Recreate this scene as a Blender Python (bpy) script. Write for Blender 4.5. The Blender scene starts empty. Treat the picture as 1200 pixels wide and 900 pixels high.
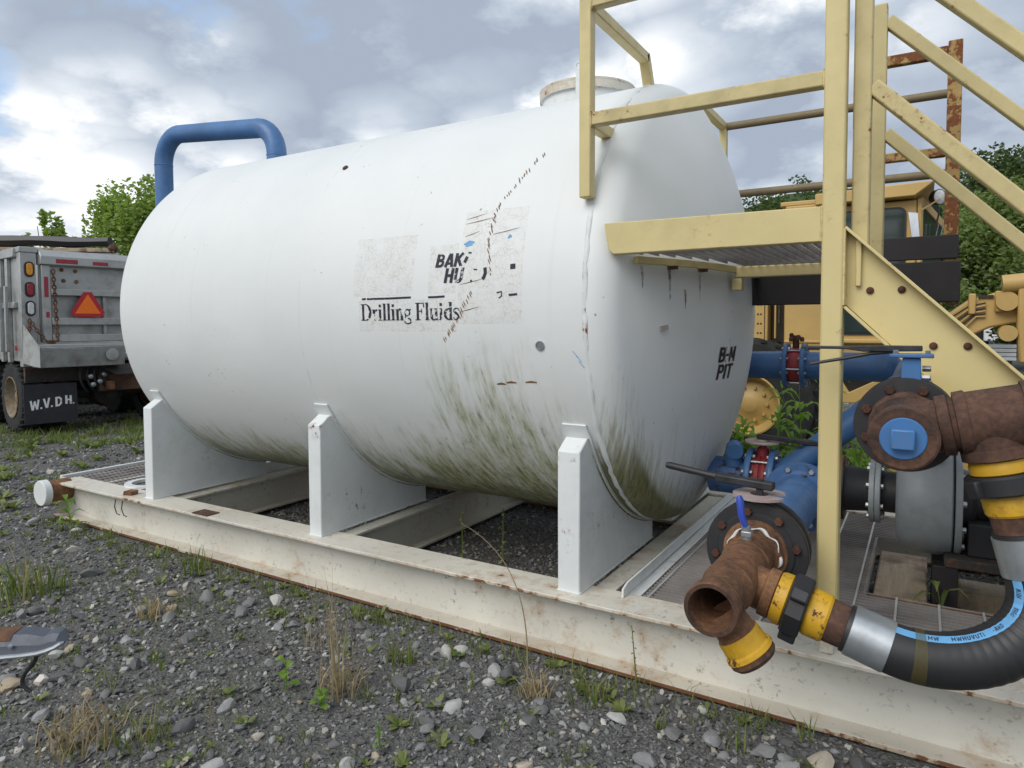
import bpy, math, random
import numpy as np
from math import sin, cos, pi, radians, sqrt, atan2
from mathutils import Vector, Matrix

rng = np.random.default_rng(7)
random.seed(7)
S = bpy.context.scene
COL = S.collection

# ------------------------------------------------------------------ camera
YAW, PITCH, ROLL = radians(31.193), radians(2.678), radians(0.23)
fw = Vector((-sin(YAW) * cos(PITCH), cos(YAW) * cos(PITCH), -sin(PITCH)))
rt = Vector((cos(YAW), sin(YAW), 0)); dn = fw.cross(rt)
r2 = rt * cos(ROLL) + dn * sin(ROLL); d2 = -rt * sin(ROLL) + dn * cos(ROLL)
cam = bpy.data.cameras.new('camera'); cam_o = bpy.data.objects.new('camera', cam); COL.objects.link(cam_o)
m = Matrix((r2, -d2, -fw)).transposed().to_4x4(); m.translation = Vector((0, 0, 1.5))
cam_o.matrix_world = m
cam.sensor_width = 36; cam.lens = 36 * 797.6 / 1200; cam.shift_y = -32.4 / 1200
cam.clip_start = 0.05; cam.clip_end = 3000
S.camera = cam_o

# ------------------------------------------------------------------ node helper
class NT:
    def __init__(s, tree): s.t = tree; s.t.nodes.clear()
    def n(s, typ, **kw):
        nd = s.t.nodes.new(typ)
        for k, v in kw.items(): setattr(nd, k, v)
        return nd
    def put(s, sock, v):
        if isinstance(v, bpy.types.NodeSocket): s.t.links.new(v, sock)
        elif v is not None:
            if sock.type == 'RGBA' and len(v) == 3: v = (*v, 1)
            sock.default_value = v
    def math(s, op, a, b=None, c=None, clamp=False):
        nd = s.n('ShaderNodeMath', operation=op, use_clamp=clamp)
        for i, v in enumerate((a, b, c)):
            if v is not None: s.put(nd.inputs[i], v)
        return nd.outputs[0]
    def vmath(s, op, a, b=None):
        nd = s.n('ShaderNodeVectorMath', operation=op)
        s.put(nd.inputs[0], a)
        if b is not None: s.put(nd.inputs[1], b)
        return nd.outputs[0]
    def comb(s, x, y, z):
        nd = s.n('ShaderNodeCombineXYZ')
        for i, v in enumerate((x, y, z)): s.put(nd.inputs[i], v)
        return nd.outputs[0]
    def sep(s, v):
        nd = s.n('ShaderNodeSeparateXYZ'); s.put(nd.inputs[0], v); return nd.outputs
    def noise(s, vec, scale, detail=4, rough=0.55, dist=0):
        nd = s.n('ShaderNodeTexNoise'); s.put(nd.inputs['Vector'], vec)
        nd.inputs['Scale'].default_value = scale; nd.inputs['Detail'].default_value = detail
        nd.inputs['Roughness'].default_value = rough; nd.inputs['Distortion'].default_value = dist
        return nd.outputs[0]
    def voro(s, vec, scale, feature='F1', out=0):
        nd = s.n('ShaderNodeTexVoronoi', feature=feature); s.put(nd.inputs['Vector'], vec)
        nd.inputs['Scale'].default_value = scale; return nd.outputs[out]
    def rng(s, v, a, b, c=0., d=1., smooth=False):
        nd = s.n('ShaderNodeMapRange', interpolation_type='SMOOTHSTEP' if smooth else 'LINEAR')
        s.put(nd.inputs[0], v)
        for i, x in enumerate((a, b, c, d)): nd.inputs[i + 1].default_value = x
        return nd.outputs[0]
    def mix(s, f, a, b, typ='MIX'):
        nd = s.n('ShaderNodeMix', data_type='RGBA', blend_type=typ)
        s.put(nd.inputs[0], f); s.put(nd.inputs[6], a); s.put(nd.inputs[7], b)
        return nd.outputs[2]
    def ramp(s, f, stops):
        nd = s.n('ShaderNodeValToRGB'); e = nd.color_ramp.elements
        while len(e) < len(stops): e.new(0.5)
        for el, (p, c) in zip(e, stops): el.position = p; el.color = (*c, 1)
        s.put(nd.inputs[0], f); return nd.outputs[0]
    def obj(s): return s.n('ShaderNodeTexCoord').outputs['Object']
    def bump(s, h, strength=0.3, dist=0.01):
        nd = s.n('ShaderNodeBump'); s.put(nd.inputs['Height'], h)
        nd.inputs['Strength'].default_value = strength; nd.inputs['Distance'].default_value = dist
        return nd.outputs[0]
    def out(s, col, rough=0.6, metal=0., normal=None, alpha=None, spec=0.5, trans=None):
        b = s.n('ShaderNodeBsdfPrincipled'); o = s.n('ShaderNodeOutputMaterial')
        s.put(b.inputs['Base Color'], col); s.put(b.inputs['Roughness'], rough); s.put(b.inputs['Metallic'], metal)
        s.put(b.inputs['Specular IOR Level'], spec)
        if normal is not None: s.put(b.inputs['Normal'], normal)
        if alpha is not None: s.put(b.inputs['Alpha'], alpha)
        s.t.links.new(b.outputs[0], o.inputs[0]); return b

# ------------------------------------------------------------------ world, sun, exposure
SUN_EL, SUN_AZ = radians(44), radians(196)      # azimuth of the sun from +Y, clockwise
SKYOFF = (0.7, 4.9, 2.0)
W = bpy.data.worlds.new('World'); S.world = W; W.use_nodes = True
n = NT(W.node_tree)
sky = n.n('ShaderNodeTexSky', sky_type='NISHITA'); sky.sun_disc = False
sky.sun_elevation = SUN_EL; sky.sun_rotation = SUN_AZ; sky.air_density = 1.0; sky.dust_density = 1.5
dr = n.n('ShaderNodeTexCoord').outputs['Generated']
x, y, z = n.sep(dr)
zz = n.math('MAXIMUM', n.math('ADD', z, 0.34), 0.08)
p = n.comb(n.math('DIVIDE', x, zz), n.math('DIVIDE', y, zz), n.math('MULTIPLY', z, 0.8))
p = n.vmath('ADD', p, SKYOFF)
big = n.noise(p, 1.25, 3, 0.45, 0.0)
fine = n.noise(p, 3.6, 10, 0.60, 0.0)
puff = n.voro(n.vmath('ADD', p, n.comb(n.math('MULTIPLY', fine, 0.55), n.math('MULTIPLY', big, 0.4), 0.0)), 4.6)      # cauliflower lumps
d1 = n.math('ADD', n.math('MULTIPLY', big, 0.66), n.math('MULTIPLY', fine, 0.34))
cover = n.rng(d1, 0.40, 0.465, 0, 1, True)
shade = n.noise(n.vmath('ADD', p, (5.2, 9.7, 1.0)), 1.05, 5, 0.5, 0.0)
shade2 = n.math('ADD', n.math('MULTIPLY', shade, 0.60), n.math('MULTIPLY', fine, 0.30))
shade2 = n.math('ADD', shade2, n.math('MULTIPLY', n.math('SUBTRACT', 0.42, puff), 0.22))
cl = n.ramp(shade2, [(0.33, (3.0, 3.5, 4.3)), (0.41, (4.2, 4.75, 5.5)), (0.47, (6.2, 6.55, 7.0)), (0.53, (8.9, 9.0, 9.1))])
hz = n.rng(z, 0.0, 0.20, 0.45, 0.0, True)
cl = n.mix(hz, cl, (6.2, 6.6, 7.2))
skc = n.mix(1.0, sky.outputs[0], (2.1, 1.75, 1.45), 'MULTIPLY')
skc = n.mix(0.55, skc, (2.9, 4.6, 7.4))
final = n.mix(cover, skc, cl)
bg = n.n('ShaderNodeBackground'); n.put(bg.inputs[0], final); bg.inputs[1].default_value = 0.1
wo = n.n('ShaderNodeOutputWorld'); n.t.links.new(bg.outputs[0], wo.inputs[0])

sl = bpy.data.lights.new('sun', 'SUN'); sl.energy = 1.5; sl.angle = radians(40); sl.color = (1, 0.965, 0.91)
so = bpy.data.objects.new('sun', sl); COL.objects.link(so)
sd = Vector((sin(SUN_AZ) * cos(SUN_EL), cos(SUN_AZ) * cos(SUN_EL), sin(SUN_EL)))
so.rotation_euler = sd.to_track_quat('Z', 'Y').to_euler()
so.location = (0, 0, 30)

S.view_settings.view_transform = 'Standard'; S.view_settings.look = 'None'
S.view_settings.exposure = 0.42; S.view_settings.gamma = 1; S.view_settings.use_curve_mapping = False
S.render.engine = 'CYCLES'

# ------------------------------------------------------------------ materials
MT = {}
def new_mat(name):
    m = bpy.data.materials.new(name); m.use_nodes = True; MT[name] = m
    return NT(m.node_tree)

def edge_mask(n, rad=0.006):
    bv = n.n('ShaderNodeBevel', samples=4); bv.inputs['Radius'].default_value = rad
    g = n.n('ShaderNodeNewGeometry'); d = n.n('ShaderNodeVectorMath', operation='DOT_PRODUCT'); n.put(d.inputs[0], bv.outputs[0]); n.put(d.inputs[1], g.outputs['True Normal'])
    return n.rng(d.outputs['Value'], 0.985, 0.80, 0, 1)

def paint(name, col, rust=0.1, rough=0.5, var=0.12, dirt=0.25, dirtcol=(0.10, 0.09, 0.06), scale=1.0, rustcol=(0.16, 0.06, 0.024), metal=0.0, edge=0.0):
    """painted steel: slow tone variation, grime film, chips that show rust"""
    n = new_mat(name); o = n.obj()
    v1 = n.noise(o, 2.3 * scale, 4); v2 = n.noise(o, 11 * scale, 6, 0.65)
    c = n.mix(n.rng(v1, 0.3, 0.7, 0, 1), tuple(k * (1 - var) for k in col), tuple(min(1, k * (1 + var * 0.6)) for k in col))
    g = n.math('MULTIPLY', n.rng(v2, 0.45, 0.8, 0, 1), n.rng(n.noise(o, 0.9 * scale, 3), 0.35, 0.7, 0, dirt * 2))
    c = n.mix(g, c, dirtcol)
    ch = n.noise(o, 26 * scale, 9, 0.7); area = n.noise(o, 3.1 * scale, 3, 0.6)
    k = n.math('ADD', n.math('MULTIPLY', ch, 0.6), n.math('MULTIPLY', area, 0.4))
    if edge: k = n.math('ADD', k, n.math('MULTIPLY', edge_mask(n), edge))
    th = 0.72 - 0.27 * rust
    chip = n.rng(k, th, th + 0.018, 0, 1)
    halo = n.rng(k, th - 0.06, th + 0.02, 0, 0.35)
    rc = n.mix(n.noise(o, 60 * scale, 4), tuple(q * 0.5 for q in rustcol), tuple(q * 1.7 for q in rustcol))
    c = n.mix(halo, c, tuple(q * 1.6 for q in rustcol)); c = n.mix(chip, c, rc)
    r = n.math('ADD', n.math('MULTIPLY', chip, 0.35), n.rng(v2, 0.3, 0.7, rough - 0.08, rough + 0.12))
    h = n.math('SUBTRACT', n.math('MULTIPLY', v2, 0.25), n.math('MULTIPLY', chip, 0.6))
    n.out(c, r, metal, n.bump(h, 0.25, 0.004)); return MT[name]

def rusty(name, a=(0.055, 0.022, 0.012), b=(0.17, 0.065, 0.025), c=(0.30, 0.13, 0.055), rough=0.85, scale=1.0):
    n = new_mat(name); o = n.obj()
    v = n.math('ADD', n.math('MULTIPLY', n.noise(o, 6 * scale, 7, 0.7), 0.62), n.math('MULTIPLY', n.noise(o, 55 * scale, 5, 0.7), 0.38)); v = n.math('ADD', v, n.math('MULTIPLY', n.math('SUBTRACT', n.noise(o, 2.2 * scale, 3), 0.5), 0.35))
    col = n.ramp(v, [(0.36, a), (0.5, b), (0.66, c)])
    n.out(col, rough, 0.0, n.bump(n.noise(o, 90 * scale, 5, 0.7), 0.5, 0.003)); return MT[name]

def plain(name, col, rough=0.6, metal=0.0, var=0.2, scale=8, bump=0.15):
    n = new_mat(name); o = n.obj(); v = n.noise(o, scale, 5, 0.6)
    c = n.mix(n.rng(v, 0.3, 0.7, 0, 1), tuple(k * (1 - var) for k in col), tuple(min(1, k * (1 + var)) for k in col))
    n.out(c, rough, metal, n.bump(v, bump, 0.004)); return MT[name]

# tank white: chalky paint, algae streaks that run down round the belly, specks
def tank_mat(name, TX=0.0):
    n = new_mat(name); o = n.obj(); x, y, z = n.sep(o)
    ang = n.math('ARCTAN2', n.math('MULTIPLY', y, -1), n.math('MULTIPLY', z, -1))   # 0 at the bottom, grows up the near side
    aa = n.math('ABSOLUTE', ang)
    v = n.noise(o, 1.1, 5, 0.6)
    c = n.mix(n.rng(v, 0.3, 0.7, 0, 1), (0.675, 0.70, 0.69), (0.735, 0.75, 0.735))
    sx = n.math('ADD', x, n.math('MULTIPLY', aa, 0.10))
    st1 = n.noise(n.comb(n.math('MULTIPLY', sx, 13), n.math('MULTIPLY', aa, 2.2), 0), 1.0, 7, 0.68)
    st2 = n.noise(n.comb(n.math('MULTIPLY', sx, 42), n.math('MULTIPLY', aa, 8.0), 3), 1.0, 7, 0.74)
    blot = n.noise(n.comb(n.math('MULTIPLY', x, 1.3), n.math('MULTIPLY', aa, 1.1), 7), 1.0, 4, 0.6)
    near = n.math('EXPONENT', n.math('MULTIPLY', n.math('POWER', n.math('DIVIDE', n.math('SUBTRACT', x, TX + 1.42), 1.25), 2.0), -1))
    lim = n.math('ADD', n.math('MULTIPLY', near, 0.32), 0.76)          # how far up the belly the growth climbs
    lim = n.math('ADD', lim, n.math('MULTIPLY', n.math('SUBTRACT', blot, 0.5), 1.2))
    hgt = n.math('DIVIDE', aa, lim)
    low = n.rng(hgt, 0.25, 1.35, 1, 0, True)
    s = n.math('ADD', n.math('MULTIPLY', st1, 0.55), n.math('MULTIPLY', st2, 0.45))
    k = n.math('ADD', s, n.math('MULTIPLY', low, 0.33))
    film = n.rng(k, 0.50, 0.84, 0, 0.88, True); film = n.math('MULTIPLY', film, n.rng(low, 0.02, 0.25, 0, 1))
    c = n.mix(film, c, n.mix(n.rng(st2, 0.35, 0.7, 0, 1), (0.34, 0.34, 0.12), (0.155, 0.18, 0.035)))
    dk = n.math('MULTIPLY', n.rng(n.math('ADD', n.math('ADD', n.math('MULTIPLY', st2, 0.7), n.math('MULTIPLY', n.noise(o, 34, 5, 0.7), 0.3)), n.math('MULTIPLY', low, 0.22)), 0.63, 0.76, 0, 0.62), n.rng(low, 0.02, 0.3, 0, 1))
    c = n.mix(dk, c, (0.055, 0.06, 0.03))
    # thick moss that hangs along the seam by the near saddle
    sm = n.math('EXPONENT', n.math('MULTIPLY', n.math('POWER', n.math('DIVIDE', n.math('SUBTRACT', x, TX + 1.735), 0.10), 2.0), -1))
    sm = n.math('MULTIPLY', sm, n.rng(aa, 0.55, 1.35, 1, 0, True))
    mk = n.rng(n.math('ADD', n.math('MULTIPLY', sm, 0.80), n.math('MULTIPLY', st2, 0.7)), 0.62, 0.86, 0, 0.95)
    c = n.mix(mk, c, n.mix(st1, (0.05, 0.055, 0.015), (0.19, 0.19, 0.05)))
    sp = n.math('ADD', n.math('MULTIPLY', n.noise(o, 46, 3, 0.6), 0.6), n.math('MULTIPLY', n.noise(o, 4, 3), 0.4))
    c = n.mix(n.rng(sp, 0.668, 0.69, 0, 0.75), c, (0.10, 0.085, 0.06))
    c = n.mix(n.rng(n.noise(n.comb(n.math('MULTIPLY', x, 25), n.math('MULTIPLY', aa, 0.8), 11), 1.0, 4, 0.6), 0.58, 0.8, 0, 0.16), c, (0.42, 0.42, 0.38))
    n.out(c, n.rng(v, 0.3, 0.7, 0.42, 0.55), 0, n.bump(n.math('ADD', n.math('ADD', n.noise(o, 3.0, 3), n.math('MULTIPLY', n.noise(o, 60, 3), 0.02)), n.math('MULTIPLY', st2, 0.04)), 0.22, 0.02))
    return MT[name]

def head_mat(name):
    n = new_mat(name); o = n.obj(); x, y, z = n.sep(o)
    v = n.noise(o, 1.3, 5, 0.6)
    c = n.mix(n.rng(v, 0.3, 0.7, 0, 1), (0.675, 0.70, 0.69), (0.735, 0.75, 0.735))
    su = n.math('ADD', y, n.math('MULTIPLY', x, 1.35))
    st = n.noise(n.comb(n.math('MULTIPLY', su, 24), n.math('MULTIPLY', z, 4.0), 0), 1.0, 7, 0.7)
    fs0 = n.noise(o, 30, 5, 0.7)
    rr = n.math('SQRT', n.math('ADD', n.math('MULTIPLY', y, y), n.math('MULTIPLY', z, z)))
    low = n.rng(z, -1.15, 0.15, 1, 0, True)
    rim = n.math('MULTIPLY', n.rng(rr, 0.98, 1.16, 0, 1, True), n.rng(z, -1.1, 0.1, 1, 0, True))
    k = n.math('ADD', st, n.math('ADD', n.math('MULTIPLY', low, 0.22), n.math('MULTIPLY', rim, 0.26)))
    c = n.mix(n.rng(k, 0.66, 1.0, 0, 0.62, True), c, n.mix(fs0, (0.30, 0.30, 0.12), (0.14, 0.155, 0.04)))
    fs = n.noise(n.comb(n.math('MULTIPLY', su, 60), n.math('MULTIPLY', z, 12), 4), 1.0, 6, 0.72)
    c = n.mix(n.rng(n.math('ADD', fs, n.math('MULTIPLY', low, 0.10)), 0.69, 0.76, 0, 0.6), c, (0.07, 0.07, 0.04))
    mb = n.math('MULTIPLY', n.rng(x, 1.72, 1.775, 0, 1, True), n.rng(x, 1.86, 1.96, 1, 0, True)); mb = n.math('MULTIPLY', mb, n.rng(z, -0.95, -0.35, 1, 0, True)); mb = n.math('MULTIPLY', n.math('MULTIPLY', mb, n.rng(rr, 1.09, 1.16, 0, 1, True)), n.rng(y, -0.25, 0.1, 1, 0, True))
    mk = n.rng(n.math('ADD', n.math('ADD', n.math('MULTIPLY', mb, 0.58), n.math('MULTIPLY', st, 0.55)), n.math('MULTIPLY', fs, 0.35)), 0.62, 0.98, 0, 0.95)
    c = n.mix(mk, c, n.mix(n.rng(fs, 0.35, 0.65, 0, 1), (0.035, 0.04, 0.012), (0.27, 0.26, 0.10)))
    sp = n.math('ADD', n.math('MULTIPLY', n.noise(o, 40, 3, 0.6), 0.6), n.math('MULTIPLY', n.noise(o, 3, 3), 0.4))
    c = n.mix(n.rng(sp, 0.665, 0.685, 0, 0.7), c, (0.13, 0.12, 0.10))
    n.out(c, 0.48, 0, n.bump(n.math('ADD', n.noise(o, 3.0, 3), n.math('MULTIPLY', n.noise(o, 60, 3), 0.02)), 0.22, 0.02)); return MT[name]

tank_mat('tank_paint'); head_mat('head_paint')
paint('white_steel', (0.71, 0.735, 0.73), 0.30, 0.5, 0.07, 0.16, edge=0.07)
# skid beams: yellowed white, grime speckle and rust running along the edges
def skid_mat(name, rust, col=(0.62, 0.60, 0.53), lipamt=0.0):
    n = new_mat(name); o = n.obj(); x, y, z = n.sep(o)
    v1 = n.noise(o, 1.6, 5, 0.6); v2 = n.noise(o, 38, 6, 0.7); v3 = n.noise(o, 6, 5, 0.65)
    c = n.mix(n.rng(v1, 0.3, 0.7, 0, 1), tuple(k * 0.88 for k in col), tuple(min(1, k * 1.1) for k in col))
    c = n.mix(n.math('MULTIPLY', n.rng(v2, 0.57, 0.66, 0, 0.8), n.rng(v3, 0.42, 0.62, 0, 1)), c, (0.10, 0.095, 0.07))
    edge = n.math('MULTIPLY', n.rng(n.noise(n.comb(n.math('MULTIPLY', x, 5), n.math('MULTIPLY', y, 22), n.math('MULTIPLY', z, 30)), 1.0, 6, 0.65), 0.50, 0.72, 0, 1), 1.0)
    k = n.math('ADD', n.math('MULTIPLY', n.noise(o, 14, 8, 0.7), 0.55), n.math('MULTIPLY', n.noise(o, 2.2, 3), 0.45))
    ny = n.math('ABSOLUTE', n.sep(n.n('ShaderNodeNewGeometry').outputs['True Normal'])[1])
    lip = n.rng(ny, 0.6, 0.9, 0, lipamt)
    k = n.math('ADD', k, lip); th = 0.66 - rust * 0.26
    c = n.mix(n.rng(k, th - 0.10, th + 0.02, 0, 0.6), c, (0.38, 0.22, 0.09))
    c = n.mix(n.rng(k, th, th + 0.03, 0, 1), c, n.mix(v2, (0.06, 0.025, 0.012), (0.24, 0.10, 0.04)))
    c = n.mix(n.math('MULTIPLY', edge, 0.12 + rust * 0.4), c, (0.36, 0.27, 0.16))
    n.out(c, 0.62, 0, n.bump(v2, 0.2, 0.003)); return MT[name]
skid_mat('skid_web', 0.02); skid_mat('skid_flange', 0.16, (0.62, 0.59, 0.51), 0.07); skid_mat('skid_foot', 0.12, (0.55, 0.51, 0.43), 0.20)
paint('yellow', (0.65, 0.54, 0.255), 0.30, 0.45, 0.08, 0.14, edge=0.125)
paint('yellow_rail', (0.58, 0.48, 0.23), 0.34, 0.5, 0.12, 0.25, edge=0.125)
paint('rail_brown', (0.20, 0.155, 0.08), 0.45, 0.6, 0.2, 0.4)
paint('rust_yellow', (0.40, 0.27, 0.09), 0.80, 0.7, 0.25, 0.5)
paint('blue', (0.065, 0.165, 0.36), 0.10, 0.42, 0.22, 0.35, (0.02, 0.022, 0.03))
paint('blue_worn', (0.06, 0.15, 0.34), 0.60, 0.5, 0.3, 0.6, (0.02, 0.02, 0.025), 0.8, (0.035, 0.022, 0.02))
paint('blue_bright', (0.055, 0.175, 0.40), 0.34, 0.4, 0.1, 0.2)
paint('valve_red', (0.33, 0.03, 0.035), 0.25, 0.5, 0.25, 0.4, (0.03, 0.02, 0.02))
paint('dial_grey', (0.42, 0.36, 0.34), 0.35, 0.5, 0.25, 0.5, (0.2, 0.04, 0.05))
paint('black_steel', (0.022, 0.023, 0.027), 0.16, 0.5, 0.25, 0.3, (0.07, 0.05, 0.04))
paint('tar_black', (0.016, 0.013, 0.014), 0.08, 0.6, 0.25, 0.3, (0.045, 0.035, 0.03))
paint('union_yellow', (0.58, 0.33, 0.015), 0.52, 0.5, 0.15, 0.35, (0.05, 0.03, 0.02), 2.2, (0.07, 0.028, 0.015))
paint('pump_grey', (0.33, 0.36, 0.375), 0.16, 0.45, 0.15, 0.5, (0.08, 0.075, 0.05), 1.3, (0.10, 0.07, 0.03))
rusty('rust', (0.05, 0.026, 0.016), (0.155, 0.072, 0.033), (0.30, 0.155, 0.07)); rusty('rust_dark', (0.028, 0.016, 0.013), (0.085, 0.042, 0.027), (0.17, 0.085, 0.05))
rusty('rust_bolt', (0.025, 0.012, 0.01), (0.07, 0.025, 0.014), (0.13, 0.055, 0.03), 0.8, 2)
plain('galv', (0.42, 0.45, 0.47), 0.38, 0.75, 0.18, 12)
plain('bolt_steel', (0.30, 0.30, 0.30), 0.4, 0.8, 0.3, 30)
plain('grating_steel', (0.33, 0.305, 0.29), 0.55, 0.3, 0.35, 3)
plain('rod_steel', (0.52, 0.51, 0.49), 0.5, 0.2, 0.2, 6)
plain('rubber', (0.020, 0.020, 0.022), 0.48, 0, 0.15, 6, 0.15)
plain('hose_blue', (0.13, 0.36, 0.62), 0.6, 0, 0.15, 20)
plain('hose_print', (0.03, 0.05, 0.10), 0.6, 0, 0.2, 20)
plain('hose_band', (0.20, 0.16, 0.03), 0.5, 0, 0.4, 30)
plain('lever_black', (0.03, 0.031, 0.035), 0.5, 0.2, 0.5, 25)
plain('lever_blue', (0.03, 0.07, 0.42), 0.35, 0, 0.1, 25)
n = new_mat('timber'); o = n.obj(); gx_, gy_, gz_ = n.sep(o)
gr = n.noise(n.comb(n.math('MULTIPLY', gx_, 60), n.math('MULTIPLY', gy_, 5), n.math('MULTIPLY', gz_, 60)), 1.0, 6, 0.65); sn = n.noise(o, 6, 6, 0.65)
c = n.mix(gr, (0.26, 0.19, 0.12), (0.55, 0.46, 0.34)); c = n.mix(n.rng(sn, 0.48, 0.68, 0, 0.85), c, (0.10, 0.085, 0.075)); c = n.mix(n.rng(n.noise(o, 3, 4), 0.55, 0.7, 0, 0.7), c, (0.16, 0.075, 0.035))
n.out(c, 0.85, 0, n.bump(gr, 0.5, 0.006))
plain('sealant', (0.68, 0.68, 0.66), 0.6, 0, 0.1, 30)
def decal(name, col, lo, scale):
    n = new_mat(name); o = n.obj()
    k = n.math('ADD', n.math('MULTIPLY', n.noise(o, scale, 6, 0.7), 0.6), n.math('MULTIPLY', n.noise(o, scale * 0.22, 3), 0.4))
    n.out(col, 0.6, 0, None, n.rng(k, lo, lo + 0.015, 0, 1)); return MT[name]
decal('letter_black', (0.012, 0.014, 0.025), 0.415, 45); decal('letter_worn', (0.012, 0.014, 0.025), 0.47, 40)
decal('print_black', (0.012, 0.012, 0.014), 0.36, 60)
decal('print_white', (0.78, 0.78, 0.77), 0.40, 45)
def crackle(name):
    n = new_mat(name); o = n.obj()
    e = n.voro(o, 38, 'DISTANCE_TO_EDGE')
    ln = n.rng(e, 0.015, 0.06, 1, 0); k = n.noise(o, 14, 6, 0.7)
    c = n.mix(ln, (0.72, 0.69, 0.62), (0.48, 0.38, 0.26))
    n.out(c, 0.7, 0, None, n.math('MULTIPLY', n.rng(k, 0.36, 0.58, 0, 1), n.math('ADD', n.math('MULTIPLY', ln, 0.17), 0.09))); return MT[name]
crackle('crackle')
plain('grader_yellow', (0.50, 0.33, 0.11), 0.5, 0, 0.14, 1.5)
plain('grader_dark', (0.03, 0.026, 0.02), 0.7, 0, 0.4, 4)
plain('tyre', (0.018, 0.018, 0.018), 0.85, 0, 0.45, 9, 0.4)
paint('alu', (0.40, 0.41, 0.40), 0.12, 0.42, 0.18, 0.55, (0.12, 0.10, 0.08), 0.6, (0.12, 0.07, 0.04), 0.35)
paint('truck_dark', (0.035, 0.033, 0.03), 0.5, 0.75, 0.3, 0.5, (0.07, 0.06, 0.05))
plain('flap', (0.020, 0.021, 0.028), 0.6, 0, 0.3, 8)
plain('tape_red', (0.30, 0.025, 0.04), 0.4, 0, 0.2, 40); plain('sign_orange', (0.88, 0.17, 0.008), 0.45, 0, 0.05, 20)
plain('sign_red', (0.42, 0.015, 0.022), 0.45, 0, 0.1, 20); plain('lens_amber', (0.65, 0.27, 0.01), 0.2, 0, 0.2, 40)
plain('lens_red', (0.28, 0.01, 0.02), 0.2, 0, 0.2, 40); plain('lens_clear', (0.55, 0.56, 0.55), 0.15, 0, 0.2, 40)
plain('car_white', (0.75, 0.76, 0.77), 0.35, 0, 0.04, 3); plain('mirror', (0.8, 0.82, 0.85), 0.12, 0.6, 0.05, 4)
n = new_mat('glass'); b = n.out((0.02, 0.035, 0.033), 0.08, 0.0, None, None, 0.6)
plain('bark', (0.10, 0.085, 0.07), 0.9, 0, 0.4, 20)
def leafy(name, a, b, c, tr=0.25):
    n = new_mat(name); g = n.n('ShaderNodeNewGeometry'); r = g.outputs['Random Per Island']
    col = n.ramp(r, [(0.0, a), (0.5, b), (1.0, c)])
    bs = n.n('ShaderNodeBsdfPrincipled'); n.put(bs.inputs['Base Color'], col); bs.inputs['Roughness'].default_value = 0.6
    bs.inputs['Specular IOR Level'].default_value = 0.3
    tl = n.n('ShaderNodeBsdfTranslucent'); n.put(tl.inputs[0], n.mix(1.0, col, (1.3, 1.5, 0.6), 'MULTIPLY'))
    mx = n.n('ShaderNodeMixShader'); mx.inputs[0].default_value = tr
    o = n.n('ShaderNodeOutputMaterial'); n.t.links.new(bs.outputs[0], mx.inputs[1]); n.t.links.new(tl.outputs[0], mx.inputs[2]); n.t.links.new(mx.outputs[0], o.inputs[0])
    return MT[name]
leafy('leaf_bright', (0.19, 0.26, 0.075), (0.26, 0.34, 0.10), (0.34, 0.42, 0.14), 0.45)
leafy('leaf_mid', (0.12, 0.17, 0.055), (0.175, 0.23, 0.075), (0.235, 0.285, 0.105), 0.4)
leafy('leaf_dark', (0.055, 0.088, 0.032), (0.08, 0.118, 0.04), (0.11, 0.15, 0.052), 0.32)
leafy('grass_green', (0.09, 0.13, 0.03), (0.15, 0.20, 0.05), (0.24, 0.25, 0.10))
leafy('weed_green', (0.12, 0.22, 0.04), (0.18, 0.30, 0.05), (0.25, 0.36, 0.08), 0.4)
leafy('straw', (0.24, 0.17, 0.10), (0.36, 0.28, 0.17), (0.46, 0.39, 0.26), 0.2)
# gravel ground sheet and its stones
def ground_mat():
    n = new_mat('gravel_ground'); o = n.obj()
    e = n.voro(o, 45); e2 = n.voro(o, 90); f = n.noise(o, 90, 5, 0.7); g = n.noise(o, 0.35, 5, 0.6)
    c = n.mix(f, (0.055, 0.053, 0.05), (0.16, 0.155, 0.145))
    c = n.mix(n.rng(e, 0.05, 0.5, 0.7, 0), c, (0.20, 0.20, 0.205))
    gr = n.math('MULTIPLY', n.rng(n.math('ADD', n.math('MULTIPLY', g, 0.65), n.math('MULTIPLY', n.noise(o, 4, 5, 0.7), 0.35)), 0.50, 0.64, 0, 0.35), 1)
    c = n.mix(gr, c, n.mix(f, (0.05, 0.06, 0.02), (0.12, 0.13, 0.05)))
    n.out(c, 0.9, 0, n.bump(n.math('ADD', n.math('MULTIPLY', e, -0.6), n.math('MULTIPLY', e2, -0.5)), 0.8, 0.02))
ground_mat()
def stone_mat(name, island, gain=1.0):
    n = new_mat(name); o = n.obj()
    r = n.n('ShaderNodeNewGeometry').outputs['Random Per Island'] if island else n.n('ShaderNodeObjectInfo').outputs['Random']
    c = n.ramp(r, [(0.0, (0.05, 0.051, 0.054)), (0.40, (0.10, 0.102, 0.108)), (0.72, (0.17, 0.175, 0.185)), (0.9, (0.26, 0.265, 0.27)), (0.95, (0.20, 0.165, 0.115)), (1.0, (0.42, 0.42, 0.42))])
    c = n.mix(1.0, c, (gain * 1.36, gain * 1.32, gain * 1.23), 'MULTIPLY'); f = n.noise(o, 60 if island else 2.5, 6, 0.7)
    c = n.mix(n.rng(f, 0.3, 0.7, 0, 0.5), c, n.mix(0.5, c, (0.03, 0.03, 0.03)))
    n.out(c, 0.75, 0, n.bump(f, 0.4, 0.004))
stone_mat('gravel_stone', True); stone_mat('big_stone', False, 1.35)

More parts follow.
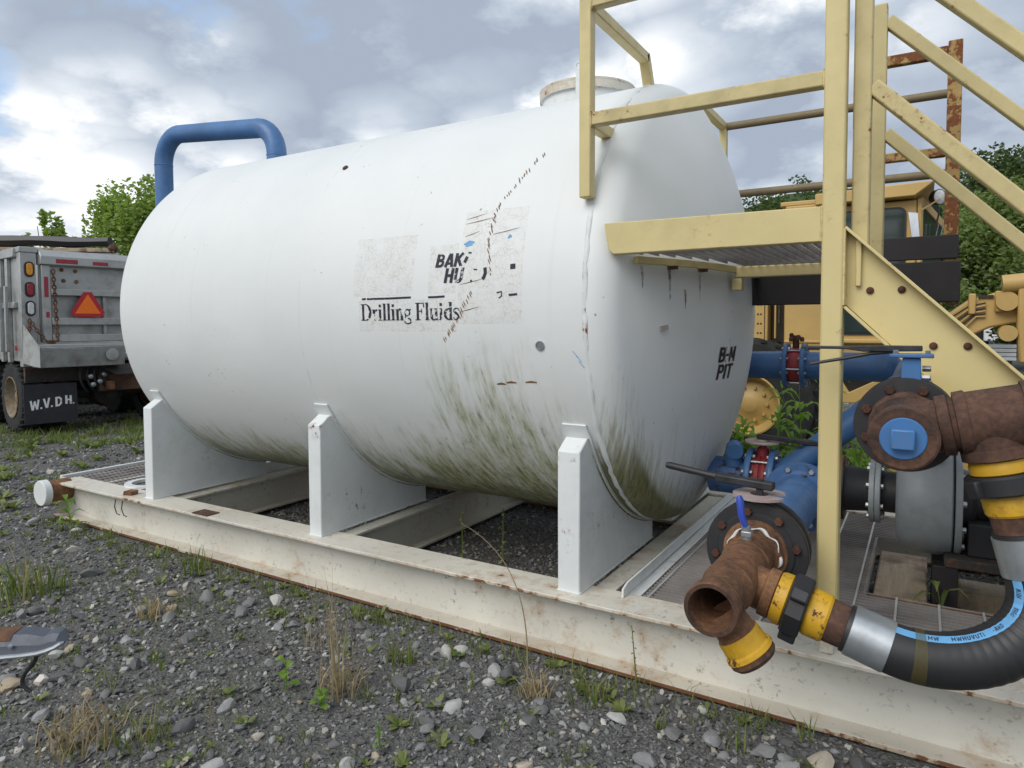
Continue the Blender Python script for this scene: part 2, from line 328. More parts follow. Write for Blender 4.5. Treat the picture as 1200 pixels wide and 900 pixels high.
# ------------------------------------------------------------------ mesh builder
V = Vector
class B:
    def __init__(s): s.v = []; s.f = []
    def add(s, vs, fs):
        k = len(s.v); s.v += [tuple(v) for v in vs]; s.f += [tuple(i + k for i in f) for f in fs]; return s
    def box(s, x0, x1, y0, y1, z0, z1):
        return s.add([(x0, y0, z0), (x1, y0, z0), (x1, y1, z0), (x0, y1, z0), (x0, y0, z1), (x1, y0, z1), (x1, y1, z1), (x0, y1, z1)],
                     [(0, 3, 2, 1), (4, 5, 6, 7), (0, 1, 5, 4), (1, 2, 6, 5), (2, 3, 7, 6), (3, 0, 4, 7)])
    def bar(s, p0, p1, w, h, up=(0, 0, 1)):
        p0 = V(p0); p1 = V(p1); d = (p1 - p0).normalized(); u = V(up); r = d.cross(u)
        if r.length < 1e-4: r = d.cross(V((1, 0, 0)))
        r.normalize(); u = r.cross(d)
        q = []
        for p in (p0, p1):
            for a, b in ((-1, -1), (1, -1), (1, 1), (-1, 1)): q.append(p + r * (a * w / 2) + u * (b * h / 2))
        return s.add(q, [(0, 1, 2, 3)[::-1], (4, 5, 6, 7), (0, 1, 5, 4), (1, 2, 6, 5), (2, 3, 7, 6), (3, 0, 4, 7)])
    def lathe(s, org, axis, prof, n=32, cap0=True, cap1=True):
        org = V(org); a = V(axis).normalized(); t = a.cross(V((0, 0, 1)))
        if t.length < 1e-3: t = a.cross(V((1, 0, 0)))
        t.normalize(); b = a.cross(t); vs = []; fs = []
        for q, r in prof:
            for i in range(n):
                an = 2 * pi * i / n; vs.append(org + a * q + t * (r * cos(an)) + b * (r * sin(an)))
        for j in range(len(prof) - 1):
            for i in range(n):
                i2 = (i + 1) % n; fs.append((j * n + i, j * n + i2, (j + 1) * n + i2, (j + 1) * n + i))
        if cap0: fs.append(tuple(range(n))[::-1])
        if cap1: fs.append(tuple((len(prof) - 1) * n + i for i in range(n)))
        return s.add(vs, fs)
    def cyl(s, p0, p1, r0, r1=None, n=24, caps=True):
        d = V(p1) - V(p0); return s.lathe(p0, d, [(0, r0), (d.length, r0 if r1 is None else r1)], n, caps, caps)
    def tube(s, pts, r, n=12, caps=True):
        pts = [V(p) for p in pts]; m = len(pts); rs = r if hasattr(r, '__len__') else [r] * m
        T = []
        for i in range(m):
            d = pts[min(i + 1, m - 1)] - pts[max(i - 1, 0)]; T.append(d.normalized())
        u = T[0].cross(V((0, 0, 1)))
        if u.length < 1e-3: u = T[0].cross(V((0, 1, 0)))
        u.normalize(); vs = []; fs = []
        for i in range(m):
            u = (u - T[i] * u.dot(T[i])).normalized(); w = T[i].cross(u)
            for k in range(n):
                a = 2 * pi * k / n; vs.append(pts[i] + u * (rs[i] * cos(a)) + w * (rs[i] * sin(a)))
        for i in range(m - 1):
            for k in range(n):
                k2 = (k + 1) % n; fs.append((i * n + k, i * n + k2, (i + 1) * n + k2, (i + 1) * n + k))
        if caps: fs.append(tuple(range(n))[::-1]); fs.append(tuple((m - 1) * n + k for k in range(n)))
        return s.add(vs, fs)
    def prism(s, poly, vec):
        k = len(poly); vec = V(vec); vs = [V(p) for p in poly] + [V(p) + vec for p in poly]
        fs = [tuple(range(k))[::-1], tuple(range(k, 2 * k))] + [(i, (i + 1) % k, k + (i + 1) % k, k + i) for i in range(k)]
        return s.add(vs, fs)
    def build(s, name, mat, parent=None, bevel=0, smooth=35, loc=None):
        me = bpy.data.meshes.new(name)
        base = V(loc) if loc is not None else (V(WL[parent.name]) if parent is not None else V((0, 0, 0)))
        me.from_pydata([tuple(V(v) - base) for v in s.v], [], s.f); me.update()
        bmfix(me)
        if smooth:
            me.polygons.foreach_set('use_smooth', [True] * len(me.polygons)); me.set_sharp_from_angle(angle=radians(smooth))
        o = bpy.data.objects.new(name, me); COL.objects.link(o)
        if mat: me.materials.append(MT[mat])
        if parent is not None: o.parent = parent
        elif loc is not None: o.location = loc
        WL[o.name] = tuple(base)
        if bevel:
            bv = o.modifiers.new('bevel', 'BEVEL'); bv.width = bevel; bv.segments = 2; bv.limit_method = 'ANGLE'; bv.angle_limit = radians(50); bv.harden_normals = False
        return o
WL = {}
import bmesh
def bmfix(me):
    bm = bmesh.new(); bm.from_mesh(me); bmesh.ops.recalc_face_normals(bm, faces=bm.faces); bm.to_mesh(me); bm.free()
def tag(o, label=None, cat=None, group=None, kind=None):
    for k, v in (('label', label), ('category', cat), ('group', group), ('kind', kind)):
        if v: o[k] = v
    return o
def thing(name, label, cat, loc, group=None):
    o = bpy.data.objects.new(name, None); COL.objects.link(o); o.location = loc; o.empty_display_size = 0.2
    WL[o.name] = tuple(loc); return tag(o, label, cat, group)
def raw(name, vs, fs, mat, parent=None, smooth=False, loc=(0, 0, 0)):
    """numpy mesh: vs (n,3), fs list of equal-length index rows"""
    me = bpy.data.meshes.new(name); vs = np.asarray(vs, np.float32) - np.array(loc, np.float32); fs = np.asarray(fs, np.int32)
    k = fs.shape[1]; me.vertices.add(len(vs)); me.vertices.foreach_set('co', vs.ravel())
    me.loops.add(fs.size); me.loops.foreach_set('vertex_index', fs.ravel())
    me.polygons.add(len(fs)); me.polygons.foreach_set('loop_start', np.arange(0, fs.size, k, dtype=np.int32))
    me.polygons.foreach_set('use_smooth', np.full(len(fs), smooth)); me.update(calc_edges=True); me.validate()
    me.materials.append(MT[mat]); o = bpy.data.objects.new(name, me); COL.objects.link(o); WL[o.name] = tuple(loc)
    if parent is not None: o.parent = parent
    else: o.location = loc
    return o
def arc(c, u, v, r, a0, a1, n):
    c = V(c); u = V(u); v = V(v)
    return [c + u * (r * cos(a0 + (a1 - a0) * i / n)) + v * (r * sin(a0 + (a1 - a0) * i / n)) for i in range(n + 1)]
def bez(p0, p1, p2, p3, n):
    p0, p1, p2, p3 = V(p0), V(p1), V(p2), V(p3)
    return [p0 * (1 - t) ** 3 + p1 * 3 * t * (1 - t) ** 2 + p2 * 3 * t * t * (1 - t) + p3 * t ** 3 for t in [i / n for i in range(n + 1)]]
def copy_tree(o, parent=None):
    c = o.copy(); COL.objects.link(c); c.parent = parent; WL[c.name] = WL[o.name]
    for ch in o.children: copy_tree(ch, c)
    return c
# ================================================================== GROUND
gv = []; gf = []
N = 120
rad = np.concatenate([[0.0], np.geomspace(0.6, 1400, N)])
ang = np.linspace(0, 2 * pi, 97)[:-1]
def gz(x, y):
    """slight unevenness of the yard, flat under the skid"""
    d = np.clip((2.55 - y) / 0.6, 0, 1) + np.clip((-6.3 - x) / 1.5, 0, 1)
    return -0.012 + np.clip(d, 0, 1) * (0.018 * np.sin(1.7 * x + 0.6 * y) + 0.014 * np.sin(3.1 * y - 0.8 * x)) * np.clip(12 / (np.hypot(x, y) + 1), 0, 1)
gv.append((0, 0, float(gz(0, 0))))
for r in rad[1:]:
    for a in ang:
        xx, yy = r * cos(a), r * sin(a); gv.append((xx, yy, float(gz(xx, yy))))
K = len(ang)
for i in range(K): gf.append((0, 1 + i, 1 + (i + 1) % K))
bgm = B(); bgm.v = gv; bgm.f = gf + [(1 + j * K + i, 1 + (j + 1) * K + i, 1 + (j + 1) * K + (i + 1) % K, 1 + j * K + (i + 1) % K) for j in range(N - 1) for i in range(K)]
ground = bgm.build('ground', 'gravel_ground'); tag(ground, 'grey gravel yard under the skid', kind='structure')

# template stones
def ico(sub, flat, seed, jag):
    r = np.random.default_rng(seed); bm = bmesh.new(); bmesh.ops.create_icosphere(bm, subdivisions=sub, radius=1)
    P = np.array([v.co[:] for v in bm.verts]); F = np.array([[v.index for v in f.verts] for f in bm.faces]); bm.free()
    for _ in range(7):                                     # chip planes: broken limestone
        d = r.normal(size=3); d /= np.linalg.norm(d); h = r.uniform(0.45, 0.85); q = P @ d; P = P - np.outer(np.clip(q - h, 0, None), d)
    P *= 1 + r.normal(0, jag, (len(P), 1)); P *= np.array([1, r.uniform(0.6, 0.9), flat]); return P, F
def scatter_polar(n, r0, r1, a0, a1, power):
    t = rng.random(n); r = (r0 ** power + t * (r1 ** power - r0 ** power)) ** (1 / power)
    a = rng.uniform(a0, a1, n) + YAW + pi / 2; return r * np.cos(a), r * np.sin(a), r
def blocked(x, y):
    return (x > -6.1) & (x < 2.0) & (y > 2.655) & (y < 2.88)
# loose gravel: one mass of small stones
def gravel(n, r0, r1, s0, s1, power, a=0.80):
    tm = [ico(1, 0.62, k, 0.08) for k in range(12)]
    x, y, r = scatter_polar(n, r0, r1, -a, a, power); ok = ~blocked(x, y); x, y, r = x[ok], y[ok], r[ok]
    n = len(x); s = rng.uniform(0, 1, n) ** 2.2 * (s1 - s0) + s0; s *= 1 + 0.05 * r
    VS = []; FS = []; k = 0
    th = rng.uniform(0, 2 * pi, n); tl = rng.normal(0, 0.35, (n, 2)); w = rng.integers(0, 12, n); z0 = gz(x, y)
    for t in range(12):
        P, F = tm[t]; id_ = np.where(w == t)[0]
        Q = P[None] * s[id_, None, None]
        ca, sa = np.cos(th[id_])[:, None], np.sin(th[id_])[:, None]
        X = Q[..., 0] * ca - Q[..., 1] * sa; Y = Q[..., 0] * sa + Q[..., 1] * ca; Z = Q[..., 2] + X * tl[id_, 0:1] + Y * tl[id_, 1:2]
        Q = np.stack([X + x[id_, None], Y + y[id_, None], Z + (z0[id_] + s[id_] * 0.18)[:, None]], -1)
        VS.append(Q.reshape(-1, 3)); FS.append((F[None] + (np.arange(len(id_)) * len(P))[:, None, None]).reshape(-1, 3) + k); k += Q.shape[0] * Q.shape[1]
    return np.concatenate(VS), np.concatenate(FS)
vs, fs = gravel(88000, 1.5, 8.5, 0.0040, 0.017, 1.12)
v2, f2 = gravel(24000, 8.3, 15, 0.008, 0.022, 1.0, 0.78); fs = np.concatenate([fs, f2 + len(vs)]); vs = np.concatenate([vs, v2])
tag(raw('gravel', vs, fs, 'gravel_stone'), 'loose small grey gravel covering the yard', 'gravel', kind='stuff')
# larger stones that can be told apart
sm = []
for k in range(14):
    P, F = ico(2, random.uniform(0.45, 0.7), 100 + k, 0.035); b_ = B(); b_.v = [tuple(q) for q in P]; b_.f = [tuple(q) for q in F]
    o = b_.build('stone', 'big_stone', smooth=28); sm.append(o.data); bpy.data.objects.remove(o)
x, y, r = scatter_polar(1400, 1.7, 8.5, -0.74, 0.74, 1.1)
ok = (~blocked(x, y)) & ((y < 2.62) | (x < -6.3)); x, y, r = x[ok][:288], y[ok][:288], r[ok][:288]
for i in range(len(x)):
    o = bpy.data.objects.new('stone', sm[i % 14]); COL.objects.link(o); o.parent = ground
    s = 0.017 + 0.030 * random.random() ** 1.8 + 0.003 * r[i]
    o.location = (x[i], y[i], float(gz(x[i], y[i])) + s * 0.22); o.scale = (s, s * random.uniform(0.75, 1.1), s); o.rotation_euler = (random.uniform(-.3, .3), random.uniform(-.3, .3), random.uniform(0, 6.3))
for (sx, sy, s) in ((-1.82, 2.13, 0.065), (-1.37, 2.0, 0.05), (-2.95, 1.92, 0.075), (-1.5, 2.42, 0.055), (-0.45, 2.42, 0.05), (-0.62, 2.40, 0.052), (-4.3, 2.15, 0.07), (-5.0, 1.6, 0.08), (-0.27, 2.45, 0.06), (-0.36, 2.36, 0.05), (-0.75, 2.36, 0.045), (-0.15, 2.5, 0.055)):
    o = bpy.data.objects.new('stone', sm[int(s * 1e3) % 14]); COL.objects.link(o); o.parent = ground
    o.location = (sx, sy, 0.012); o.scale = (s, s * 0.85, s * 0.95); o.rotation_euler = (0.1, 0.2, sx * 7)

# ================================================================== SKID
SK = thing('skid_frame', 'long cream white steel skid with rusty edges lying on the gravel under the tank', 'skid frame', (-2.0, 3.88, 0))
ZT = 0.28; XL, XR = -5.86, 2.1
def ibeam(y0, y1, flip):
    yc = (y0 + y1) / 2
    B().box(XL, XR, yc - 0.007, yc + 0.007, 0.0165, ZT - 0.0165).build('rail_web', 'skid_web', SK)
    B().box(XL - 0.002, XR, y0, y1, ZT - 0.018, ZT).build('rail_top_flange', 'skid_flange', SK, 0.004)
    B().box(XL - 0.001, XR, y0, y1, -0.002, 0.018).build('rail_bottom_flange', 'skid_foot', SK, 0.004)
ibeam(2.666, 2.872, 0); ibeam(4.888, 5.094, 1)
for sx in (-1.255, -2.905, -4.565, -5.55, 0.7, 1.95):        # cross beams between the rails
    o = B().box(sx - 0.006, sx + 0.006, 2.775, 4.985, 0.035, 0.245).build('cross_beam', 'skid_web', SK)
    b_ = B().box(sx - 0.05, sx + 0.05, 2.8735, 4.8865, 0.246, 0.262); b_.box(sx - 0.085, sx + 0.085, 2.8735, 4.8865, 0.02, 0.036)
    b_.build('beam_flange', 'skid_flange', o, 0.002)
B().box(-6.02, -5.99, 2.80, 4.95, 0.03, 0.285).build('end_plate', 'white_steel', SK, 0.003)
B().bar((-5.99, 2.79, 0.2), (-5.84, 2.79, 0.2), 0.012, 0.16).bar((-5.99, 4.96, 0.2), (-5.84, 4.96, 0.2), 0.012, 0.16).build('end_bracket', 'skid_flange', SK)
# trunnion stub with white cap at the far left corner
st = B().cyl((-5.80, 2.76, 0.215), (-5.80, 2.60, 0.215), 0.085, n=28).build('trunnion_stub', 'rust', SK)
B().lathe((-5.80, 2.605, 0.215), (0, -1, 0), [(0, 0.088), (0.004, 0.098), (0.05, 0.098), (0.055, 0.094)], 32).build('trunnion_cap', 'white_steel', st)
B().box(-5.86, -5.845, 2.70, 2.85, 0.02, 0.262).build('end_stiffener', 'skid_foot', SK)
# angle along the foot of the near saddle, with a bent up corner
an = B(); an.prism([(-1.130, 2.80, 0.281), (-1.130, 4.9, 0.281), (-1.130, 4.9, 0.335), (-1.130, 2.86, 0.335), (-1.130, 2.80, 0.32)], (0.010, 0, 0)); an.box(-1.13, -1.075, 2.88, 4.88, 0.2635, 0.270)
an.build('kick_angle', 'white_steel', SK, 0.002)
# small welded scraps on the rail
B().box(-4.06, -3.90, 2.664, 2.76, 0.2805, 0.287).build('loose_plate', 'rust_dark', SK, 0.002)
B().prism([(-4.92, 2.70, 0.281), (-4.86, 2.72, 0.281), (-4.87, 2.78, 0.281), (-4.94, 2.77, 0.281)], (0.01, 0, 0.03)).build('weld_scrap', 'rust', SK)
for hx in (-4.95, -4.86):
    B().tube([(hx, 2.663, 0.255), (hx - 0.01, 2.659, 0.20), (hx + 0.015, 2.66, 0.155), (hx + 0.05, 2.662, 0.15)], 0.0035, 6).build('hook_wire', 'rust_dark', SK)
def grating(x0, x1, y0, y1, z, name='grating', step=0.036, rod=0.10, par=None, holes=(), rodmat='rod_steel'):
    b_ = B(); rods = B(); y = y0
    def cut(yv):
        segs = [(x0, x1)]
        for hx0, hx1, hy0, hy1 in holes:
            if hy0 < yv < hy1: segs = [q for a, c in segs for q in ((a, min(c, hx0)), (max(a, hx1), c)) if q[1] - q[0] > 0.01]
        return segs
    while y <= y1:
        for a, c in cut(y): b_.box(a, c, y - 0.003, y + 0.003, z - 0.025, z)
        y += step
    xx = x0 + 0.03
    while xx <= x1:
        ys = [(y0, y1)]
        for hx0, hx1, hy0, hy1 in holes:
            if hx0 < xx < hx1: ys = [q for a, c in ys for q in ((a, min(c, hy0)), (max(a, hy1), c)) if q[1] - q[0] > 0.01]
        for a, c in ys: rods.box(xx - 0.0045, xx + 0.0045, a, c, z - 0.008, z + 0.003)
        xx += rod
    o = b_.build(name, 'grating_steel', par or SK, smooth=0); o['kind'] = 'stuff'; rods.build('cross_rods', rodmat, o, smooth=0)['kind'] = 'stuff'; return o
grating(-1.07, 0.60, 2.88, 4.88, 0.268, rod=0.16, holes=[(-0.20, 0.60, 3.46, 4.40)])
grating(0.61, 1.90, 2.88, 4.88, 0.268, rod=0.16)
grating(-5.98, -5.0, 2.88, 4.88, 0.268, rod=0.10, rodmat='grating_steel')
b_ = B().lathe((-5.13, 3.02, 0.262), (0, 0, 1), [(0, 0.17), (0.03, 0.17), (0.03, 0.12), (0, 0.12)], 28, False, False); b_.build('round_collar', 'white_steel', SK)
B().bar((-5.0, 2.875, 0.235), (-5.0, 4.88, 0.235), 0.012, 0.09).build('panel_edge', 'white_steel', SK)
for gx in (-0.21, 0.605):
    B().bar((gx, 3.45, 0.235), (gx, 4.41, 0.235), 0.012, 0.06).build('panel_edge', 'grating_steel', SK)
B().bar((-0.2, 3.448, 0.235), (0.6, 3.448, 0.235), 0.012, 0.06).build('panel_edge', 'rust', SK)
# timbers under the pump base
for i, (a, c, y0, y1, z0, z1, lb) in enumerate(((-0.185, 0.04, 3.48, 4.35, 0.03, 0.21, 'pale weathered plank under the grey pump volute, beside the grating'),
        (0.17, 0.56, 3.90, 4.10, 0.02, 0.20, 'cracked beam below the pump bearing housing, behind the small weed'),
        (0.17, 0.56, 3.58, 3.82, 0.02, 0.15, 'dirt covered beam in front of the cracked one, beside the small weed'))):
    o = B().box(a, c, y0, y1, z0, z1).build('timber', 'timber', None, 0.012, loc=((a + c) / 2, (y0 + y1) / 2, 0)); tag(o, lb, 'timber', 'timbers under the pump')

# ================================================================== TANK
TY, TZ, TR = 3.88, 1.602, 1.215
X0, X1 = -4.75, -1.25
TK = thing('storage_tank', 'large white horizontal drilling fluid tank with green algae streaks', 'tank', (-3.0, TY, TZ))
def tp(u, v, off=0.0):
    a = v / TR; return (u, TY - (TR + off) * cos(a), TZ + (TR + off) * sin(a))
shell = B().lathe((0, TY, TZ), (1, 0, 0), [(X0 + (X1 - X0) * i / 20, TR) for i in range(21)], 160, False, False).build('shell', 'tank_paint', TK, smooth=40)
def headprof(k, cr):
    a0 = -sqrt((cr - k) ** 2 - (TR - k) ** 2); th = atan2(TR - k, -a0); P = []
    for i in range(11):
        a = (pi / 2 - th) * i / 10; P.append((k * sin(a), TR - k + k * cos(a)))
    for i in range(1, 25):
        t = th * (1 - i / 24.0); P.append((a0 + cr * cos(t), max(0.0004, cr * sin(t))))
    return P, a0
PR, HA = headprof(0.15, 2.5); PL, _ = headprof(0.28, 2.4)
B().lathe((X1, TY, TZ), (1, 0, 0), PR, 160, False, False).build('end_head', 'head_paint', TK, smooth=60)
B().lathe((X0, TY, TZ), (-1, 0, 0), PL, 160, False, False).build('end_head', 'tank_paint', TK, smooth=60)
def hp(y, z, off=0.002):
    return (X1 + HA + sqrt(2.5 ** 2 - (y - TY) ** 2 - (z - TZ) ** 2) + off, y, z)
# weld beads
def ring(xc, r, br, name='weld_seam', mat='tank_paint', wob=0.0016):
    b_ = B(); n_ = 200; m_ = 6; vs = []; fs = []
    for i in range(n_):
        a = 2 * pi * i / n_; rr = r + wob * random.uniform(-1, 1)
        for j in range(m_):
            q = 2 * pi * j / m_; vs.append((xc + br * 1.5 * cos(q) + wob * random.uniform(-1, 1), TY - (rr + br * 0.55 * sin(q)) * cos(a), TZ + (rr + br * 0.55 * sin(q)) * sin(a)))
        for j in range(m_): fs.append((i * m_ + j, i * m_ + (j + 1) % m_, ((i + 1) % n_) * m_ + (j + 1) % m_, ((i + 1) % n_) * m_ + j))
    return b_.add(vs, fs).build(name, mat, TK, smooth=60)
ring(X1, TR, 0.0085, mat='white_steel', wob=0.0036); ring(-3.02, TR - 0.0005, 0.0035, wob=0.0012)
# saddles with wear plates
for (a, c) in ((-1.419, -1.307), (-3.045, -2.947), (-4.705, -4.61)):
    for sgn in (1, -1):
        f = lambda yy: yy if sgn == 1 else 2 * TY - yy
        prof = [(2.74, 0.2815), (2.74, 0.925)]
        a_top = math.asin((0.985 - TZ) / TR)
        a_bot = -math.acos((TY - 3.705) / TR)
        for i in range(15):
            t = a_top + (a_bot - a_top) * i / 14; prof.append((TY - (TR + 0.011) * cos(t), TZ + (TR + 0.011) * sin(t)))
        prof.append((3.705, 0.2815))
        o = B().prism([(a, f(yy), zz) for yy, zz in prof], (c - a, 0, 0)).build('saddle', 'white_steel', TK, 0.006)
        # wear plate
        b_ = B(); vs = []; rows = 16; t0 = math.asin((1.045 - TZ) / TR); t1 = a_bot
        for i in range(rows + 1):
            t = t0 + (t1 - t0) * i / rows; ins = 0.012 if i == 0 else 0.0
            for off in (0.001, 0.012):
                for xx in (a - 0.016 + ins, c + 0.016 - ins): vs.append((xx, f(TY - (TR + off) * cos(t)), TZ + (TR + off) * sin(t)))
        fs = []
        for i in range(rows):
            k = 4 * i; fs += [(k + 2, k + 3, k + 7, k + 6), (k, k + 4, k + 6, k + 2), (k + 1, k + 3, k + 7, k + 5)]
        fs += [(0, 1, 3, 2), (4 * rows, 4 * rows + 1, 4 * rows + 3, 4 * rows + 2)]
        b_.add(vs, fs).build('wear_plate', 'white_steel', o, smooth=30)
# weld beads at the saddle feet
def weld(par, pts, r_=0.005, mat='white_steel', step=0.008):
    P_ = []
    for p0, p1 in zip(pts[:-1], pts[1:]):
        p0, p1 = V(p0), V(p1); k_ = max(1, int((p1 - p0).length / step))
        P_ += [p0.lerp(p1, i / k_) for i in range(k_)]
    P_.append(V(pts[-1])); return B().tube(P_, [r_ * random.uniform(0.7, 1.25) for _ in P_], 6).build('weld_bead', mat, par, smooth=60)
for (a, c) in ((-1.419, -1.307), (-3.045, -2.947), (-4.705, -4.61)):
    weld(TK, [(a, 2.739, 0.283), (c, 2.739, 0.283), (c + 0.001, 3.70, 0.283)])
    at = math.asin((0.985 - TZ) / TR); ab = -math.acos((TY - 3.705) / TR)
    weld(TK, [(c + 0.001, TY - (TR + 0.012) * cos(at + (ab - at) * i / 14), TZ + (TR + 0.012) * sin(at + (ab - at) * i / 14)) for i in range(15)], 0.006, 'tank_paint')
# manway on top
mw = B().lathe((-1.80, TY, 2.67), (0, 0, 1), [(0, 0.275), (0.195, 0.275), (0.197, 0.29), (0.235, 0.29)], 40, False, True).build('manway', 'white_steel', TK)
B().lathe((-1.80, TY, 2.906), (0, 0, 1), [(0, 0.292), (0.012, 0.293), (0.02, 0.27), (0.035, 0.1), (0.037, 0.001)], 40).build('manway_lid', 'skid_flange', mw)
B().lathe((-1.80, TY, 2.86), (0, 0, 1), [(0, 0.2915), (0.045, 0.2925)], 40, False, False).build('manway_rim', 'skid_flange', mw)
for q in (-1.3,):
    b_ = B().box(-1.80 + 0.30 * cos(q) - 0.014, -1.80 + 0.30 * cos(q) + 0.014, TY + 0.30 * sin(q) - 0.014, TY + 0.30 * sin(q) + 0.014, 2.76, 2.95); b_.tube(arc((-1.80 + 0.30 * cos(q), TY + 0.30 * sin(q), 2.975), (1, 0, 0), (0, 0, 1), 0.02, 0, 2 * pi, 10), 0.006, 6)
    b_.build('manway_lug', 'white_steel', mw)
# blue overflow pipe over the far end
zr, zl = 3.165, 3.275; RB = 0.25
pth = [V((-4.62, TY, 2.7)), V((-4.62, TY, zr - RB))] + arc((-4.62 - RB, TY, zr - RB), (1, 0, 0), (0, 0, 1), RB, 0, pi / 2, 10)[1:] + [V((-5.4, TY, (zr + zl) / 2))] + [V((-6.2 + RB, TY, zl))] + arc((-6.2 + RB, TY, zl - RB), (0, 0, 1), (-1, 0, 0), RB, 0, pi / 2, 10)[1:] + [V((-6.2, TY, 1.8)), V((-6.2, TY, 0.35))]
vp = B().tube(pth, 0.080, 24).build('overflow_pipe', 'blue', TK, smooth=50)
for c_, ax in (((-4.62, TY, zr - RB - 0.01), (0, 0, 1)), ((-6.2, TY, zl - RB - 0.01), (0, 0, 1))):
    B().lathe(c_, ax, [(-0.005, 0.0802), (-0.002, 0.083), (0.003, 0.083), (0.006, 0.0802)], 28, False, False).build('pipe_weld', 'blue', vp)
# --- lettering on the shell
def strip(b_, pts, w, fn):
    """a flat stroke of width w along 2-D points, mapped on a surface by fn"""
    P = [V((p[0], p[1], 0)) for p in pts]; vs = []; k = len(P); closed = (P[0] - P[-1]).length < 1e-6
    for i in range(k):
        d0 = (P[i] - P[i - 1]) if i > 0 else ((P[0] - P[-2]) if closed else P[1] - P[0]); d1 = (P[i + 1] - P[i]) if i < k - 1 else ((P[1] - P[0]) if closed else P[-1] - P[-2])
        d = (d0.normalized() + d1.normalized())
        d = d.normalized() if d.length > 1e-5 else d0.normalized(); nn = V((-d.y, d.x, 0)); ww = w[i] if hasattr(w, '__len__') else w
        for sgn in (1, -1): q = P[i] + nn * (ww / 2 * sgn); vs.append(fn(q.x, q.y))
    b_.add(vs, [(2 * i, 2 * i + 1, 2 * i + 3, 2 * i + 2) for i in range(k - 1)])
def A2(cx, cy, rx, ry, a0, a1, n_=10): return [(cx + rx * cos(radians(a0 + (a1 - a0) * i / n_)), cy + ry * sin(radians(a0 + (a1 - a0) * i / n_))) for i in range(n_ + 1)]
st_, hr = 0.15, 0.045
def ser(x0, x1, yv): return ([(x0, yv), (x1, yv)], hr)
SER = {
 'D': (0.78, [([(0.17, 0), (0.17, 1)], st_), ser(0.02, 0.32, 0.022), ser(0.02, 0.32, 0.978), ([(0.2, 0.022)] + A2(0.34, 0.5, 0.33, 0.478, -90, 90, 12) + [(0.2, 0.978)], [hr] + [hr, .06, .09, .12, .15, .16, .16, .16, .15, .12, .09, .06, hr] + [hr])]),
 'r': (0.43, [([(0.14, 0), (0.14, 0.66)], st_), ser(0.02, 0.28, 0.022), ser(0.02, 0.14, 0.64), (A2(0.33, 0.42, 0.14, 0.2, 170, 70, 6), [hr, .05, .06, .08, .1, .11, .11])]),
 'i': (0.30, [([(0.14, 0), (0.14, 0.66)], st_), ser(0.02, 0.27, 0.022), ser(0.02, 0.14, 0.64), ([(0.14, 0.80), (0.14, 0.95)], 0.14)]),
 'l': (0.29, [([(0.14, 0), (0.14, 1)], st_), ser(0.02, 0.27, 0.022), ser(0.02, 0.14, 0.978)]),
 'n': (0.57, [([(0.14, 0), (0.14, 0.66)], st_), ([(0.42, 0), (0.42, 0.46)], st_), ser(0.02, 0.25, 0.022), ser(0.32, 0.54, 0.022), ser(0.02, 0.14, 0.64), (A2(0.31, 0.44, 0.11, 0.21, 150, 0, 8), [hr, .06, .09, .11, .12, .13, .14, .15, .15])]),
 'g': (0.52, [(A2(0.22, 0.44, 0.15, 0.18, 0, 360, 16), 0.09), (A2(0.24, -0.08, 0.2, 0.12, -200, 30, 12), 0.07), ([(0.12, 0.28), (0.1, 0.16), (0.38, 0.08), (0.43, -0.03)], 0.09), ([(0.32, 0.6), (0.46, 0.64)], 0.06)]),
 'F': (0.62, [([(0.17, 0), (0.17, 1)], st_), ser(0.02, 0.34, 0.022), ser(0.02, 0.56, 0.978), ([(0.2, 0.52), (0.42, 0.52)], 0.05), ([(0.54, 0.99), (0.555, 0.74)], 0.05), ([(0.42, 0.66), (0.42, 0.40)], 0.045)]),
 'u': (0.57, [([(0.14, 0.66), (0.14, 0.2)], st_), ([(0.42, 0.66), (0.42, 0.0)], st_), ser(0.02, 0.16, 0.64), ser(0.3, 0.44, 0.64), ser(0.42, 0.55, 0.022), (A2(0.26, 0.2, 0.12, 0.19, 180, 330, 8), [.15, .14, .13, .11, .09, .07, .06, .05, hr])]),
 'd': (0.55, [([(0.42, 0), (0.42, 1)], st_), ser(0.3, 0.42, 0.978), ser(0.42, 0.54, 0.022), (A2(0.36, 0.33, 0.27, 0.31, 80, 280, 12), [hr, .06, .09, .12, .14, .15, .15, .15, .14, .12, .09, .06, hr])]),
 's': (0.42, [([(0.36, 0.52), (0.33, 0.62), (0.2, 0.655), (0.09, 0.58), (0.09, 0.47), (0.2, 0.38), (0.31, 0.28), (0.34, 0.15), (0.25, 0.03), (0.12, 0.02), (0.04, 0.15)], [.05, .06, .07, .1, .12, .14, .12, .1, .07, .06, .05])]),
}
def text(chars, tab, name, mat, parent, sx, sy, place, shear=0.0, gap=0.0):
    cx = 0.0
    for ch in chars:
        if ch == ' ': cx += 0.2; continue
        adv, strokes = tab[ch]; b_ = B()
        for j, (pts, w) in enumerate(strokes):
            strip(b_, [((cx + q[0]) * 1.0 + shear * q[1], q[1]) for q in pts], w, lambda u, v, j=j: place(u * sx, v * sy, j))
        b_.build(name, mat, parent, smooth=0); cx += adv + gap
pl = lambda x0_, v0: (lambda u, v, j: tp(x0_ + u, v0 + v, 0.0015 + 0.0003 * j))
text('Drilling Fluids', SER, 'letter', 'letter_black', TK, 0.0995, 0.086, pl(-2.545, -0.078))
BW = 0.24
